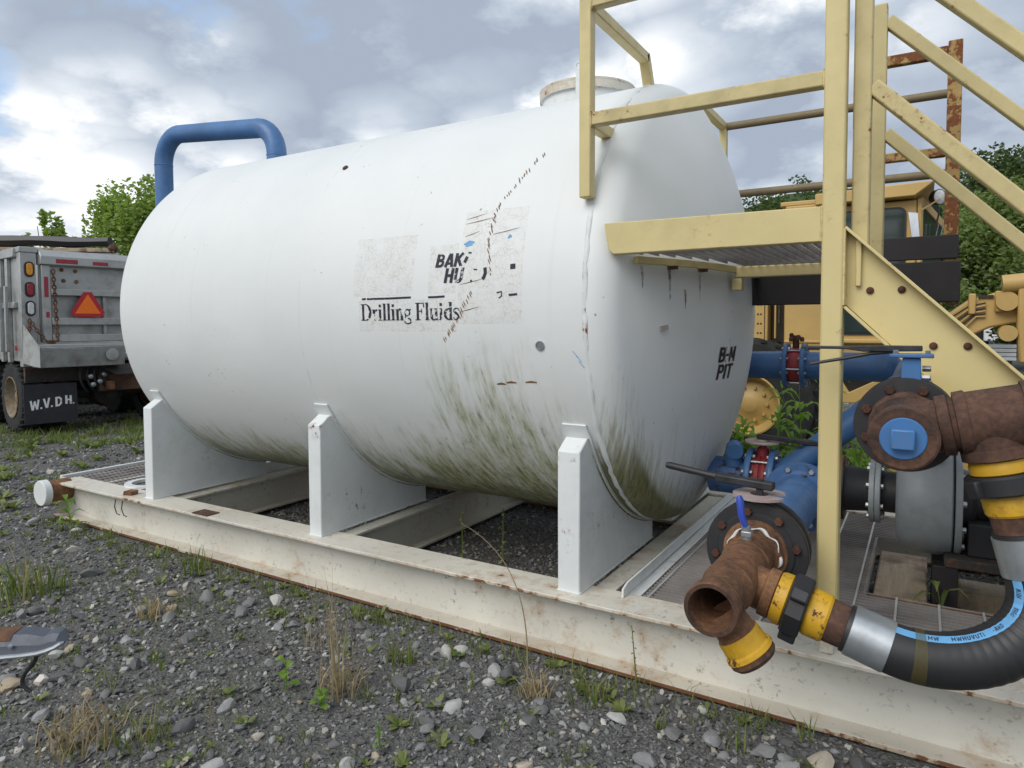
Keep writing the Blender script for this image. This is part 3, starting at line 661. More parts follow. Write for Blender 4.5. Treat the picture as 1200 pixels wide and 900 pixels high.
BLK = {
 'B': (0.74, [([(0.15, 0), (0.15, 1)], BW), ([(0.15, 0.9), (0.45, 0.9), (0.56, 0.82), (0.56, 0.65), (0.45, 0.55), (0.15, 0.55)], 0.19), ([(0.15, 0.5), (0.48, 0.5), (0.6, 0.4), (0.6, 0.22), (0.48, 0.1), (0.15, 0.1)], 0.2)]),
 'A': (0.76, [([(0.12, 0), (0.36, 1)], 0.23), ([(0.66, 0), (0.42, 1)], 0.23), ([(0.2, 0.26), (0.58, 0.26)], 0.17)]),
 'K': (0.74, [([(0.15, 0), (0.15, 1)], BW), ([(0.62, 1), (0.22, 0.48)], 0.21), ([(0.3, 0.6), (0.65, 0)], 0.23)]),
 'H': (0.78, [([(0.15, 0), (0.15, 1)], BW), ([(0.62, 0), (0.62, 1)], BW), ([(0.15, 0.5), (0.62, 0.5)], 0.19)]),
 'U': (0.78, [([(0.15, 1), (0.15, 0.28), (0.24, 0.12), (0.39, 0.08), (0.53, 0.12), (0.62, 0.28), (0.62, 1)], BW)]),
 'P': (0.68, [([(0.15, 0), (0.15, 1)], 0.2), ([(0.15, 0.91), (0.45, 0.91), (0.54, 0.82), (0.54, 0.6), (0.45, 0.5), (0.15, 0.5)], 0.18)]),
 'I': (0.34, [([(0.16, 0), (0.16, 1)], 0.21)]),
 'T': (0.66, [([(0.32, 0), (0.32, 1)], 0.2), ([(0.02, 0.91), (0.62, 0.91)], 0.18)]),
 'M': (0.88, [([(0.13, 0), (0.13, 1)], 0.18), ([(0.72, 0), (0.72, 1)], 0.18), ([(0.15, 0.97), (0.425, 0.22)], 0.13), ([(0.70, 0.97), (0.425, 0.22)], 0.13)]),
 '-': (0.5, [([(0.06, 0.47), (0.42, 0.47)], 0.16)]),
 'W': (0.98, [([(0.1, 1), (0.26, 0)], 0.2), ([(0.5, 0.9), (0.28, 0)], 0.17), ([(0.48, 0.9), (0.68, 0)], 0.17), ([(0.86, 1), (0.7, 0)], 0.2)]),
 'V': (0.74, [([(0.1, 1), (0.34, 0)], 0.2), ([(0.62, 1), (0.38, 0)], 0.2)]),
 '.': (0.3, [([(0.12, 0), (0.12, 0.17)], 0.18)]),
}
BLK['d'] = (0.78, [([(0.15, 0), (0.15, 1)], 0.22), ([(0.15, 0.9), (0.42, 0.9), (0.6, 0.72), (0.6, 0.28), (0.42, 0.1), (0.15, 0.1)], 0.2)])
text('BAK', BLK, 'letter', 'letter_black', TK, 0.073, 0.066, pl(-2.062, 0.178), 0.15)
text('HU', BLK, 'letter', 'letter_black', TK, 0.073, 0.072, pl(-2.005, 0.100), 0.15)
b_ = B()
for pts, w in ((([(-1.885, 0.195), (-1.872, 0.224)]), 0.017), ([(-1.868, 0.243), (-1.85, 0.241)], 0.008), ([(-1.778, 0.112), (-1.770, 0.118), (-1.762, 0.14), (-1.766, 0.166)], 0.018), ([(-1.846, 0.106), (-1.836, 0.106)], 0.010), ([(-1.83, 0.160), (-1.81, 0.158)], 0.006), ([(-1.627, 0.163), (-1.600, 0.165)], 0.024), ([(-1.695, 0.045), (-1.67, 0.05), (-1.668, 0.03), (-1.684, 0.02)], 0.007)): strip(b_, pts, w, lambda u, v: tp(u, v, 0.0016))
b_.build('letter_remains', 'letter_black', TK, smooth=0)
for a, c in ((-2.535, -2.508), (-2.50, -2.205), (-2.095, -1.995), (-1.63, -1.585)):
    b_ = B(); strip(b_, [(a, 0.034), ((a + c) / 2, 0.034), (c, 0.036)], 0.010, lambda u, v: tp(u, v, 0.0016)); b_.build('rule_line', 'letter_black', TK, smooth=0)
for (a, c, v0, v1) in ((-2.60, -2.195, 0.045, 0.36), (-1.915, -1.56, -0.10, 0.455), (-2.10, -1.93, 0.05, 0.29), (-2.56, -1.93, -0.135, 0.025)):
    b_ = B(); nu = 6; nv = 8; vs = [tp(a + (c - a) * i / nu, v0 + (v1 - v0) * j / nv, 0.0008) for j in range(nv + 1) for i in range(nu + 1)]
    b_.add(vs, [(j * (nu + 1) + i, j * (nu + 1) + i + 1, (j + 1) * (nu + 1) + i + 1, (j + 1) * (nu + 1) + i) for j in range(nv) for i in range(nu)]); b_.build('flaked_decal', 'crackle', TK, smooth=0)
# chain scrape with rusty nicks, rust dashes, blue smears
b_ = B(); line = [(-1.57, 0.755), (-1.66, 0.60), (-1.745, 0.445), (-1.755, 0.30), (-1.735, 0.12)]; l2 = [(-1.84, 0.05), (-1.92, -0.08), (-2.012, -0.185)]
for L, cnt in ((line, 60), (l2, 26)):
    for i in range(cnt):
        t = i / (cnt - 1) * (len(L) - 1); k = min(int(t), len(L) - 2); f = t - k
        u = L[k][0] + (L[k + 1][0] - L[k][0]) * f + random.uniform(-.008, .008); v = L[k][1] + (L[k + 1][1] - L[k][1]) * f
        if random.random() < 0.25: continue
        s = random.uniform(0.006, 0.016); strip(b_, [(u - s * 0.5, v + s), (u, v), (u + s * 0.5, v - s)], [0.002, 0.006, 0.002], lambda u, v: tp(u, v, 0.0012))
for (a, c, v) in ((-1.905, -1.80, 0.425), (-1.905, -1.75, 0.40), (-1.90, -1.82, 0.335), (-1.74, -1.60, 0.335), (-1.905, -1.78, 0.10), (-1.90, -1.80, -0.03)):
    strip(b_, [(a, v - 0.01), ((a + c) / 2, v), (c, v + 0.012)], [0.0015, 0.0035, 0.001], lambda u, v: tp(u, v, 0.0012))
for (a, c, v) in ((-1.735, -1.685, -0.392), (-1.68, -1.625, -0.382), (-1.575, -1.515, -0.376)):
    strip(b_, [(a, v), ((a + c) / 2, v + 0.004), (c, v + 0.002)], [0.006, 0.011, 0.006], lambda u, v: tp(u, v, 0.0012))
b_.build('rusty_scrape', 'rust', TK, smooth=0)
b_ = B()
for (a, c, v) in ((-1.90, -1.84, 0.285), (-1.89, -1.85, 0.275), (-1.655, -1.635, 0.30)): strip(b_, [(a, v), ((a + c) / 2, v + 0.01), (c, v + 0.008)], [0.006, 0.018, 0.008], lambda u, v: tp(u, v, 0.0013))
for (a, v) in ((-1.30, -0.24), (-1.29, -0.265), (-1.315, -0.22)): strip(b_, [(a, v), (a + 0.025, v - 0.03)], 0.003, lambda u, v: tp(u, v, 0.0013))
b_.build('blue_smear', 'hose_blue', TK, smooth=0)
b_ = B().lathe(tp(-1.475, -0.198, 0.0), (0, -1, -0.16), [(0.001, 0.022), (0.006, 0.022), (0.006, 0.016), (0.004, 0.016), (0.004, 0.001)], 20, False, True); b_.build('plug', 'galv', TK)
b_ = B().lathe(tp(-2.964, 0.915, 0.0), (0, -0.73, 0.68), [(0.0, 0.02), (0.008, 0.018), (0.01, 0.001)], 7, False, True); b_.build('paint_scar', 'rust_bolt', TK)
# letters on the near head
b_ = B(); vs = [hp(3.565 + 0.155 * i, 1.303 + 0.078 * j, 0.0008) for j in (0, 1) for i in (0, 1)]; b_.add(vs, [(0, 1, 3, 2)]); b_.build('label_patch', 'dial_grey', TK, smooth=0)
text('B-M', BLK, 'letter', 'tar_black', TK, 0.112, 0.078, lambda u, v, j: hp(3.487 + u, 1.302 + v, 0.003 + .0006 * j), 0.1)
text('PIT', BLK, 'letter', 'tar_black', TK, 0.128, 0.078, lambda u, v, j: hp(3.487 + u, 1.213 + v, 0.003 + .0006 * j), 0.1)
o = B().bar(hp(2.965, 1.478, 0.006), hp(3.01, 1.486, 0.006), 0.012, 0.022).build('data_tag', 'dial_grey', TK)
# ================================================================== PLATFORM AND STAIRS
PF = thing('access_platform', 'yellow steel access platform with stairs and handrails at the near tank end', 'platform', (-0.2, 3.3, 0))
def bx(name, mat, *a, bevel=0.005, par=None): return B().box(*a).build(name, mat, par or PF, bevel)
def br_(name, mat, p0, p1, w, h, bevel=0.005, up=(0, 0, 1), par=None): return B().bar(p0, p1, w, h, up).build(name, mat, par or PF, bevel)
bx('post', 'yellow', -0.323, -0.250, 2.684, 2.757, 0.40, 3.6, bevel=0.008)
bx('post_foot', 'skid_flange', -0.31, -0.262, 2.70, 2.745, 0.2815, 0.3995)
B().prism([(-1.171, 2.69, 1.927), (-0.3235, 2.69, 1.921), (-0.3235, 2.69, 1.794), (-1.128, 2.69, 1.794), (-1.15, 2.69, 1.815)], (0, 0.05, 0)).build('deck_beam', 'yellow', PF, 0.004)
bx('handrail_post', 'yellow', -1.288, -1.234, 2.690, 2.744, 2.045, 2.90, bevel=0.006)
bx('handrail', 'yellow_rail', -1.2335, -0.3235, 2.692, 2.742, 2.838, 2.892, bevel=0.006)
bx('handrail', 'yellow_rail', -1.2335, -0.3235, 2.692, 2.742, 2.346, 2.403, bevel=0.006)
br_('handrail_return', 'yellow', (-1.261, 2.7445, 2.865), (-1.261, 3.42, 2.865), 0.05, 0.05)
br_('handrail_return', 'yellow', (-1.261, 3.405, 2.885), (-1.261, 3.49, 2.72), 0.05, 0.05, up=(0, 1, 0))
br_('handrail_return', 'yellow', (-1.261, 2.7445, 2.372), (-1.261, 2.97, 2.372), 0.05, 0.05)
br_('handrail_return', 'yellow', (-1.225, 4.22, 2.868), (-1.225, 4.845, 2.868), 0.05, 0.05)
br_('handrail_return', 'yellow', (-1.225, 4.27, 2.843), (-1.225, 4.24, 2.70), 0.05, 0.05, up=(0, 1, 0))
br_('handrail_post', 'yellow', (-1.222, 4.87, 2.2), (-1.222, 4.87, 2.894), 0.05, 0.05, up=(0, 1, 0))
br_('handrail_return', 'yellow', (-1.225, 4.80, 2.40), (-1.225, 4.845, 2.40), 0.05, 0.05)
for zz in (2.862, 2.392):
    B().cyl((-1.197, 4.865, zz), (0.11, 4.865, zz), 0.026, n=14).build('guard_rail', 'rail_brown', PF)
# far, rusted corner of the guard
bx('guard_post', 'rust_yellow', 0.075, 0.137, 4.12, 4.182, 1.60, 2.915)
bx('guard_post', 'rust_yellow', 0.112, 0.160, 4.845, 4.893, 1.60, 2.90)
bx('guard_rail', 'rust_yellow', -0.27, 0.0745, 4.128, 4.174, 2.842, 2.896)
bx('guard_rail', 'rust_yellow', -0.27, 0.0745, 4.128, 4.174, 2.346, 2.392)
bx('guard_post', 'rust_yellow', -0.325, -0.2705, 4.12, 4.18, 1.80, 2.896)
br_('guard_rail', 'rust_yellow', (0.106, 4.1825, 2.87), (0.13, 4.845, 2.87), 0.04, 0.04)
br_('guard_rail', 'rust_yellow', (0.106, 4.1825, 2.37), (0.13, 4.845, 2.37), 0.04, 0.04)
bx('toe_board', 'tar_black', -0.86, 0.140, 4.105, 4.117, 1.824, 1.945)
bx('edge_beam', 'tar_black', -0.88, 0.150, 4.090, 4.150, 1.605, 1.812)
bx('edge_beam', 'tar_black', 0.138, 0.150, 4.151, 4.90, 1.605, 1.812)
bx('toe_board', 'tar_black', 0.128, 0.139, 4.185, 4.90, 1.838, 1.945)
bx('edge_beam', 'yellow', -0.88, 0.150, 4.90, 4.95, 1.66, 1.812)
# weld beads round the joints of the frame
def joint(xc, y0, y1, z0, z1): weld(PF, [(xc, y0, z0), (xc, y0, z1), (xc, y1, z1), (xc, y1, z0), (xc, y0, z0)], 0.0045, 'yellow')
joint(-0.3245, 2.69, 2.742, 1.795, 1.921); joint(-0.3245, 2.692, 2.742, 2.346, 2.403); joint(-1.2325, 2.692, 2.742, 2.346, 2.403); joint(-1.2325, 2.692, 2.742, 2.838, 2.892); joint(-0.3245, 2.692, 2.742, 2.838, 2.892)
weld(PF, [(-0.2485, 2.690, 1.565), (-0.2485, 2.690, 1.835)], 0.005, 'yellow')
weld(PF, [(-0.323, 2.683, 0.402), (-0.25, 2.683, 0.402)], 0.005, 'yellow')
# grime that has run down the head from the deck clips
n = new_mat('drip'); o_ = n.obj(); n.out((0.16, 0.15, 0.10), 0.8, 0, None, n.rng(n.noise(o_, 18, 5, 0.7), 0.40, 0.62, 0, 0.75))
for yy, zz, ln_ in ((2.86, 1.755, 0.10), (3.03, 1.750, 0.20), (3.26, 1.748, 0.14), (3.14, 1.66, 0.09)):
    b_ = B(); strip(b_, [(yy, zz), (yy + 0.003, zz - ln_ * 0.4), (yy + 0.001, zz - ln_)], [0.020, 0.014, 0.003], lambda u, v: hp(u, v, 0.0012)); b_.build('grime_run', 'drip', TK, smooth=0)
# deck beams and grating
def hx(y, z=1.8, off=0.03): return hp(min(y, 2 * TY - y) if False else y, z, off)[0]
bx('deck_beam', 'yellow', hx(3.6) + 0.005, -0.255, 3.58, 3.62, 1.735, 1.791)
bx('deck_beam', 'yellow', -0.315, -0.255, 2.758, 3.579, 1.735, 1.791)
br_('deck_beam', 'yellow', (hx(3.6) + 0.04, 3.60, 1.70), (hx(3.6) - 0.01, 3.60, 1.70), 0.05, 0.06)
trim = [(hx(yy), yy, 1.776) for yy in np.linspace(2.80, 4.08, 12)]
b_ = B()
for p0, p1 in zip(trim[:-1], trim[1:]): b_.bar(p0, p1, 0.03, 0.03)
b_.build('deck_trim', 'yellow', PF)
for k in (2, 4): 
    q = trim[k]; B().bar((q[0] - 0.05, q[1], 1.762), (q[0] + 0.01, q[1], 1.762), 0.03, 0.03).build('trim_clip', 'rust_dark', PF)
b_ = B(); yy = 2.80
while yy < 4.085:
    b_.box(hx(yy) + 0.018, -0.256, yy - 0.003, yy + 0.003, 1.815, 1.825); yy += 0.10
xx = -1.12
while xx < -0.26:
    ys = [q for q in np.linspace(2.76, 4.085, 90) if hx(q) + 0.02 < xx]
    if ys: b_.box(xx - 0.0025, xx + 0.0025, min(ys), max(ys), 1.796, 1.822)
    xx += 0.040
o = b_.build('deck_grating', 'grating_steel', PF, smooth=0); o['kind'] = 'stuff'
b_ = B(); yy = 4.18
while yy < 4.88:
    b_.box(-0.25, 0.125, yy - 0.003, yy + 0.003, 1.782, 1.812); yy += 0.030
o = b_.build('deck_grating', 'grating_steel', PF, smooth=0); o['kind'] = 'stuff'
# stairs: two channel stringers, treads with bolts
def stringer(y, side):
    zt = lambda X_: 1.835 - (X_ + 0.245) * 0.995
    w = B().prism([(-0.245, y, 1.833), (1.30, y, zt(1.30)), (1.55, y, 0.0), (1.325, y, 0.0), (1.30, y, zt(1.30) - 0.268), (-0.245, y, 1.567)], (0, 0.008, 0)).build('stringer', 'yellow', PF)
    yy = y - 0.024 * side + (0.004)
    f = B(); f.bar((-0.247, yy, 1.841), (1.45, yy, zt(1.45) + 0.008), 0.056, 0.010); f.bar((-0.247, yy, 1.559), (1.30, yy, zt(1.30) - 0.276), 0.056, 0.010)
    f.bar((-0.2475, yy, 1.566), (-0.2475, yy, 1.836), 0.056, 0.007, up=(1, 0, 0)); f.build('stringer_flange', 'yellow', w, 0.002)
    return w
w1 = stringer(2.742, 1); w2 = stringer(3.46, -1)
B().bar((-0.205, 2.733, 1.80), (-0.205, 2.733, 1.632), 0.018, 0.02, up=(0, 1, 0)).build('stiffener', 'yellow', w1, 0.003)
for k in range(8):
    tx, tz = -0.205 + 0.196 * k, 1.555 - 0.195 * k
    t = B()
    for q in np.linspace(2.76, 3.445, 20): t.box(tx, tx + 0.215, q - 0.003, q + 0.003, tz - 0.025, tz)
    t.box(tx, tx + 0.006, 2.7505, 3.4595, tz - 0.03, tz + 0.001); t.box(tx + 0.209, tx + 0.215, 2.7505, 3.4595, tz - 0.03, tz + 0.001); t.box(tx + 0.01, tx + 0.165, 2.7505, 2.7565, tz - 0.03, tz + 0.08)
    t = t.build('tread', 'grating_steel', PF, smooth=0)
    for dx in (0.037, 0.135):
        B().lathe((tx + dx, 2.7418, tz + 0.061), (0, -1, 0), [(0, 0.013), (0.006, 0.0125), (0.010, 0.008), (0.011, 0.001)], 12).build('bolt', 'rust_bolt', t)
def stair_rail(y, xa, xb):
    px = (xa + xb) / 2
    bx('handrail_post', 'yellow_rail', xa, xb, y - 0.03, y + 0.03, 1.72, 2.905, bevel=0.006)
    for z0 in (2.862, 2.372):
        br_('stair_handrail', 'yellow_rail', (xb + 0.0005, y, z0 - 0.028), (1.42, y, z0 - 0.028 - (1.42 - xb) * 1.03), 0.05, 0.052, 0.006)
    bx('handrail_post', 'yellow_rail', 1.33, 1.385, y - 0.027, y + 0.027, 0.12, 1.26, bevel=0.006)
stair_rail(2.785, -0.234, -0.176); stair_rail(3.495, -0.231, -0.165)
B().box(-0.2355, -0.2345, 2.77, 2.80, 2.2, 2.86).build('rust_run', 'rust_dark', PF, smooth=0)

# ================================================================== PIPEWORK
def hexn(b_, c, ax, r, h, n_=6): b_.lathe(c, ax, [(0, r), (h * 0.85, r), (h, r * 0.85)], n_)
def flange(par, c, ax, r, t, mat, nb=8, bolt='bolt_steel', bc=0.82, bs=0.013, both=True, ph=0.39, hub=0.0):
    """bolted ring; c is the rear face centre, ax points to the front face"""
    a = V(ax).normalized(); b_ = B(); c = V(c)
    prof = [(0, r * 0.985), (t * 0.12, r), (t * 0.88, r), (t, r * 0.985)]
    if hub: prof += [(t, hub * 1.12), (t + 0.012, hub)]
    b_.lathe(c, a, prof, 44); f = b_.build('flange', mat, par)
    u = a.cross(V((0, 0, 1)));
    if u.length < 1e-3: u = V((1, 0, 0))
    u.normalize(); w = a.cross(u)
    for k in range(nb):
        q = 2 * pi * k / nb + ph; p_ = c + u * (r * bc * cos(q)) + w * (r * bc * sin(q)); bb = B()
        hexn(bb, p_ + a * t, a, bs, bs * 1.1)
        if both: hexn(bb, p_, -a, bs, bs * 1.1)
        bb.build('bolt', bolt, f, smooth=20)
    return f
# ---- lower line: tank outlet, red butterfly valve, tee, branch towards the viewer
LM = thing('suction_manifold', 'worn blue pipe tee from the tank bottom with red butterfly valve, above the grating', 'pipe manifold', (-0.5, 3.88, 0.268))
PZ, PY = 0.65, 3.88
B().cyl((-1.02, PY, PZ), (-0.815, PY, PZ), 0.1, n=32).build('pipe', 'blue_worn', LM)
flange(LM, (-0.815, PY, PZ), (1, 0, 0), 0.165, 0.03, 'blue')
B().lathe((-0.7845, PY, PZ), (1, 0, 0), [(0, 0.128), (0.02, 0.128), (0.022, 0.135), (0.038, 0.135), (0.04, 0.128), (0.052, 0.135), (0.068, 0.135), (0.07, 0.128), (0.085, 0.128)], 36).build('valve_body', 'valve_red', LM)
for q in (0.2, 1.2, 2.3, 3.4, 4.4, 5.4):
    B().cyl((-0.80, PY + 0.142 * cos(q), PZ + 0.142 * sin(q)), (-0.68, PY + 0.142 * cos(q), PZ + 0.142 * sin(q)), 0.008, n=8).build('stud', 'bolt_steel', LM)
flange(LM, (-0.699, PY, PZ), (1, 0, 0), 0.165, 0.03, 'blue')
B().lathe((-0.742, PY, PZ + 0.125), (0, 0, 1), [(0, 0.035), (0.045, 0.032), (0.045, 0.022), (0.075, 0.022)], 16).build('valve_neck', 'valve_red', LM)
B().lathe((-0.742, PY, PZ + 0.198), (0, 0, 1), [(0, 0.095), (0.006, 0.097), (0.012, 0.095), (0.012, 0.04), (0.02, 0.035)], 28).build('valve_dial', 'dial_grey', LM)
B().bar((-0.77, PY - 0.02, PZ + 0.235), (-0.38, PY - 0.06, PZ + 0.222), 0.035, 0.024).bar((-0.66, PY - 0.03, PZ + 0.205), (-0.46, PY - 0.05, PZ + 0.19), 0.012, 0.008).build('valve_lever', 'lever_black', LM, 0.004)
B().tube([(-0.885, PY - 0.04, PZ + 0.07), (-0.885, PY - 0.05, PZ + 0.14), (-0.878, PY - 0.075, PZ + 0.168), (-0.865, PY - 0.12, PZ + 0.155)], [0.048, 0.048, 0.046, 0.044], 16).build('elbow_stub', 'blue', LM)
B().cyl((-0.668, PY, PZ), (-0.385, PY, PZ), 0.108, n=32).build('tee_body', 'blue_worn', LM)
flange(LM, (-0.385, PY, PZ), (1, 0, 0), 0.168, 0.032, 'blue', bolt='rust_bolt')
dp = B().cyl((-0.62, PY, PZ + 0.05), (-0.075, PY, 1.20), 0.066, n=24).build('diagonal_pipe', 'blue', LM)
# branch
BA = V((-0.5, 3.80, 0.652)); BE = V((-0.5, 2.62, 0.684)); bd = (BE - BA).normalized()
B().cyl(BA, BA + bd * 0.27, 0.102, n=32).build('tee_branch', 'blue_worn', LM)
flange(LM, BA + bd * 0.27, bd, 0.168, 0.03, 'blue_worn', 8, 'galv', hub=0.115)
B().cyl(BA + bd * 0.302, BE, 0.105, n=36).build('branch_pipe', 'blue', LM)
flange(LM, BE - bd * 0.003, bd, 0.172, 0.028, 'black_steel', 8, 'rust_bolt', hub=0)
q0 = BE + bd * 0.026
B().lathe(q0, bd, [(0, 0.15), (0.02, 0.155), (0.05, 0.155), (0.058, 0.15)], 40).build('valve_body', 'rust_dark', LM)
flange(LM, q0 + bd * 0.0585, bd, 0.176, 0.032, 'black_steel', 8, 'rust_bolt', 0.80, 0.0155, False, 0.2)
B().lathe(q0 + bd * 0.091, bd, [(0, 0.135), (0.006, 0.13), (0.006, 0.118)], 40, True, True).build('gasket_lip', 'black_steel', LM)
q1 = q0 + bd * 0.0972
B().lathe(q1, bd, [(0, 0.112), (0.008, 0.110), (0.012, 0.10), (0.03, 0.092), (0.034, 0.082)], 40).build('threaded_hub', 'rust', LM)
# torn thread sealant
b_ = B(); pts = []
for k in range(40):
    a = -0.4 + k * 0.085; rr = 0.090 + 0.004 * sin(k * 0.7); pts.append(q1 + bd * (0.030 + 0.004 * sin(k * 0.9)) + V((cos(a) * rr, 0, sin(a) * rr)))
b_.tube(pts, [0.0015 + 0.0055 * abs(sin(k * 0.43) * sin(k * 0.21 + 1)) for k in range(40)], 6); b_.build('thread_sealant', 'sealant', LM)
# lever and dial of the front valve
vc = q0 + bd * 0.03
B().cyl(vc + V((0, 0, 0.15)), vc + V((0, 0, 0.185)), 0.04, 0.035, 16).build('valve_neck', 'black_steel', LM)
dl = []
for k in range(29):
    a = 0.55 + k / 28 * (2 * pi - 0.9); dl.append((cos(a), sin(a)))
b_ = B(); vs = []
for (ca, sa) in dl:
    for zz in (0.186, 0.196):
        for rr in (0.034, 0.094): vs.append(vc + V((ca * rr, sa * rr, zz)))
fs = []
for k in range(28):
    j = 4 * k; fs += [(j + 2, j + 3, j + 7, j + 6), (j, j + 4, j + 5, j + 1), (j + 1, j + 5, j + 7, j + 3), (j, j + 2, j + 6, j + 4)]
fs += [(0, 1, 3, 2), (112, 114, 115, 113)]
b_.add(vs, fs).build('valve_dial', 'dial_grey', LM)
lv = B(); lv.bar(vc + V((0.05, -0.005, 0.228)), vc + V((-0.16, 0.01, 0.238)), 0.042, 0.030); lv.build('valve_lever', 'lever_black', LM, 0.006)
B().tube([vc + V((-0.15, 0.01, 0.238)), vc + V((-0.20, 0.014, 0.243)), vc + V((-0.345, 0.03, 0.258)), vc + V((-0.36, 0.031, 0.259))], [0.016, 0.0125, 0.014, 0.011], 14).build('lever_grip', 'rubber', LM)
B().bar(vc + V((0, 0, 0.19)), vc + V((0, 0, 0.25)), 0.022, 0.022).build('valve_stem', 'black_steel', LM)

# ---- rusty tee, cap and union in front of the black flange
RT = thing('rusty_pipe_tee', 'rusty open ended pipe tee with yellow capped outlet jutting over the skid rail', 'pipe fitting', (-0.5, 2.2, 0.28))
ta = V((-0.5, 2.50, 0.688)); te = V((-0.5, 1.90, 0.692)); td = (te - ta).normalized()
L = (te - ta).length
B().lathe(ta, td, [(-0.005, 0.072), (0.13, 0.072), (0.132, 0.079), (0.165, 0.081), (0.17, 0.076), (0.40, 0.076), (0.405, 0.079), (0.42, 0.072), (0.52, 0.070), (0.545, 0.071), (0.55, 0.077), (L - 0.006, 0.078), (L, 0.075), (L, 0.064), (L - 0.03, 0.06), (L - 0.32, 0.058)], 48, False, True).build('tee_body', 'rust', RT, smooth=30)
B().lathe(te - td * 0.0012, td, [(0, 0.0752), (0.0022, 0.0752), (0.0022, 0.064), (0, 0.063)], 48, False, False).build('thread_end', 'rust_dark', RT)
o1 = V((-0.5, 2.225, 0.680)); od = (V((-0.10, 2.225, 0.566)) - o1).normalized()
B().lathe(o1, od, [(0.0, 0.066), (0.085, 0.066), (0.088, 0.076), (0.118, 0.078), (0.122, 0.070)], 40, False, True).build('tee_outlet', 'rust', RT, smooth=30)
c1 = V((-0.495, 2.0, 0.66)); cd = (V((0.72, 0.12, -1.0))).normalized()
B().lathe(c1, cd, [(0, 0.058), (0.075, 0.058), (0.078, 0.062)], 36, False, True).build('tee_outlet', 'rust', RT)
B().lathe(c1 + cd * 0.078, cd, [(0, 0.064), (0.045, 0.066), (0.05, 0.072), (0.062, 0.074), (0.066, 0.070)], 40).build('yellow_collar', 'union_yellow', RT, smooth=30)
B().lathe(c1 + cd * 0.1442, cd, [(0, 0.0715), (0.012, 0.0715), (0.024, 0.062), (0.028, 0.04), (0.028, 0.001)], 36).build('end_cap', 'rust_dark', RT, smooth=30)
# ball valve on top of the tee
bv = ta + td * 0.14 + V((0.0, 0, 0.078))
bvp = B().cyl(bv + V((0, 0, -0.015)), bv + V((-0.004, 0, 0.05)), 0.016, n=12); bvp.bar(bv + V((0, 0, 0.012)), bv + V((0, 0, 0.032)), 0.034, 0.034)
o = bvp.build('ball_valve', 'galv', RT, 0.003)
B().tube([bv + V((-0.003, -0.012, 0.05)), bv + V((-0.016, -0.014, 0.085)), bv + V((-0.022, -0.01, 0.135)), bv + V((-0.026, -0.008, 0.15))], [0.010, 0.012, 0.013, 0.008], 10).build('ball_valve_lever', 'lever_blue', o)
B().bar(bv + V((0.0, 0.004, 0.045)), bv + V((-0.038, 0.004, 0.135)), 0.018, 0.006).build('ball_valve_plate', 'galv', o, 0.002)

# ---- upper line: pipe from the far side of the head, red valve, elbow, black lug valve
UM = thing('discharge_pipe', 'straight blue pipe at mid height behind the yellow post, with black lug valve', 'pipe', (-0.5, 4.2, 0.268))
UY, UZ = 4.6, 1.235
B().cyl((-1.06, UY, UZ - 0.006), (-0.755, UY, UZ), 0.087, n=32).build('pipe', 'blue', UM)
flange(UM, (-0.755, UY, UZ), (1, 0, 0), 0.14, 0.026, 'blue', bolt='bolt_steel', bs=0.011)
B().lathe((-0.728, UY, UZ), (1, 0, 0), [(0, 0.105), (0.025, 0.112), (0.05, 0.112), (0.075, 0.105)], 32).build('valve_body', 'valve_red', UM)
for q in (0.1, 1.1, 2.2, 3.3, 4.3, 5.3):
    B().cyl((-0.74, UY + 0.118 * cos(q), UZ + 0.118 * sin(q)), (-0.64, UY + 0.118 * cos(q), UZ + 0.118 * sin(q)), 0.007, n=8).build('stud', 'galv', UM)
flange(UM, (-0.652, UY, UZ), (1, 0, 0), 0.14, 0.026, 'blue', bs=0.011)
b_ = B().cyl((-0.69, UY, UZ + 0.10), (-0.69, UY, UZ + 0.19), 0.02, n=12)
for k in range(5): b_.lathe((-0.69 + 0.035 * cos(k * 1.3), UY + 0.035 * sin(k * 1.3), UZ + 0.15 + 0.012 * (k % 3)), (0, 0, 1), [(0, 0.012), (0.02, 0.014), (0.03, 0.008)], 8)
b_.build('valve_bonnet', 'rust_bolt', UM)
e0 = V((-0.045, 2.62, 1.172))
pth = [V((-0.626, UY, UZ)), V((-0.20, UY, UZ))] + arc((-0.20, UY - 0.155, UZ), (0, 1, 0), (1, 0, 0), 0.155, 0, pi / 2, 8)[1:] + [V((-0.045, 4.2, UZ - 0.008)), V((-0.045, 3.4, 1.205)), e0]
B().tube(pth, 0.087, 32).build('pipe', 'blue', UM, smooth=50)
flange(UM, e0 + V((0, 0.003, 0)), (0, -1, 0), 0.150, 0.026, 'black_steel', 8, 'rust_bolt')
B().lathe(e0 + V((0, -0.0235, 0)), (0, -1, 0), [(0, 0.136), (0.02, 0.140), (0.045, 0.140), (0.055, 0.136)], 44).build('valve_body', 'blue_bright', UM)
flange(UM, e0 + V((0, -0.079, 0)), (0, -1, 0), 0.151, 0.028, 'black_steel', 8, 'rust_bolt', 0.80, 0.0155, False, 0.39)
nk = e0 + V((0.012, -0.05, 0))
B().prism([nk + V((-0.030, -0.025, 0.12)), nk + V((0.030, -0.025, 0.12)), nk + V((0.026, -0.025, 0.215)), nk + V((-0.026, -0.025, 0.215))], (0, 0.05, 0)).build('valve_neck', 'blue_bright', UM, 0.004)
B().box(nk.x - 0.062, nk.x + 0.062, nk.y - 0.04, nk.y + 0.04, nk.z + 0.2155, nk.z + 0.228).build('valve_plate', 'blue', UM, 0.003)
b_ = B()
for dx in (-0.045, 0.045): hexn(b_, nk + V((dx, -0.02, 0.228)), (0, 0, 1), 0.009, 0.012)
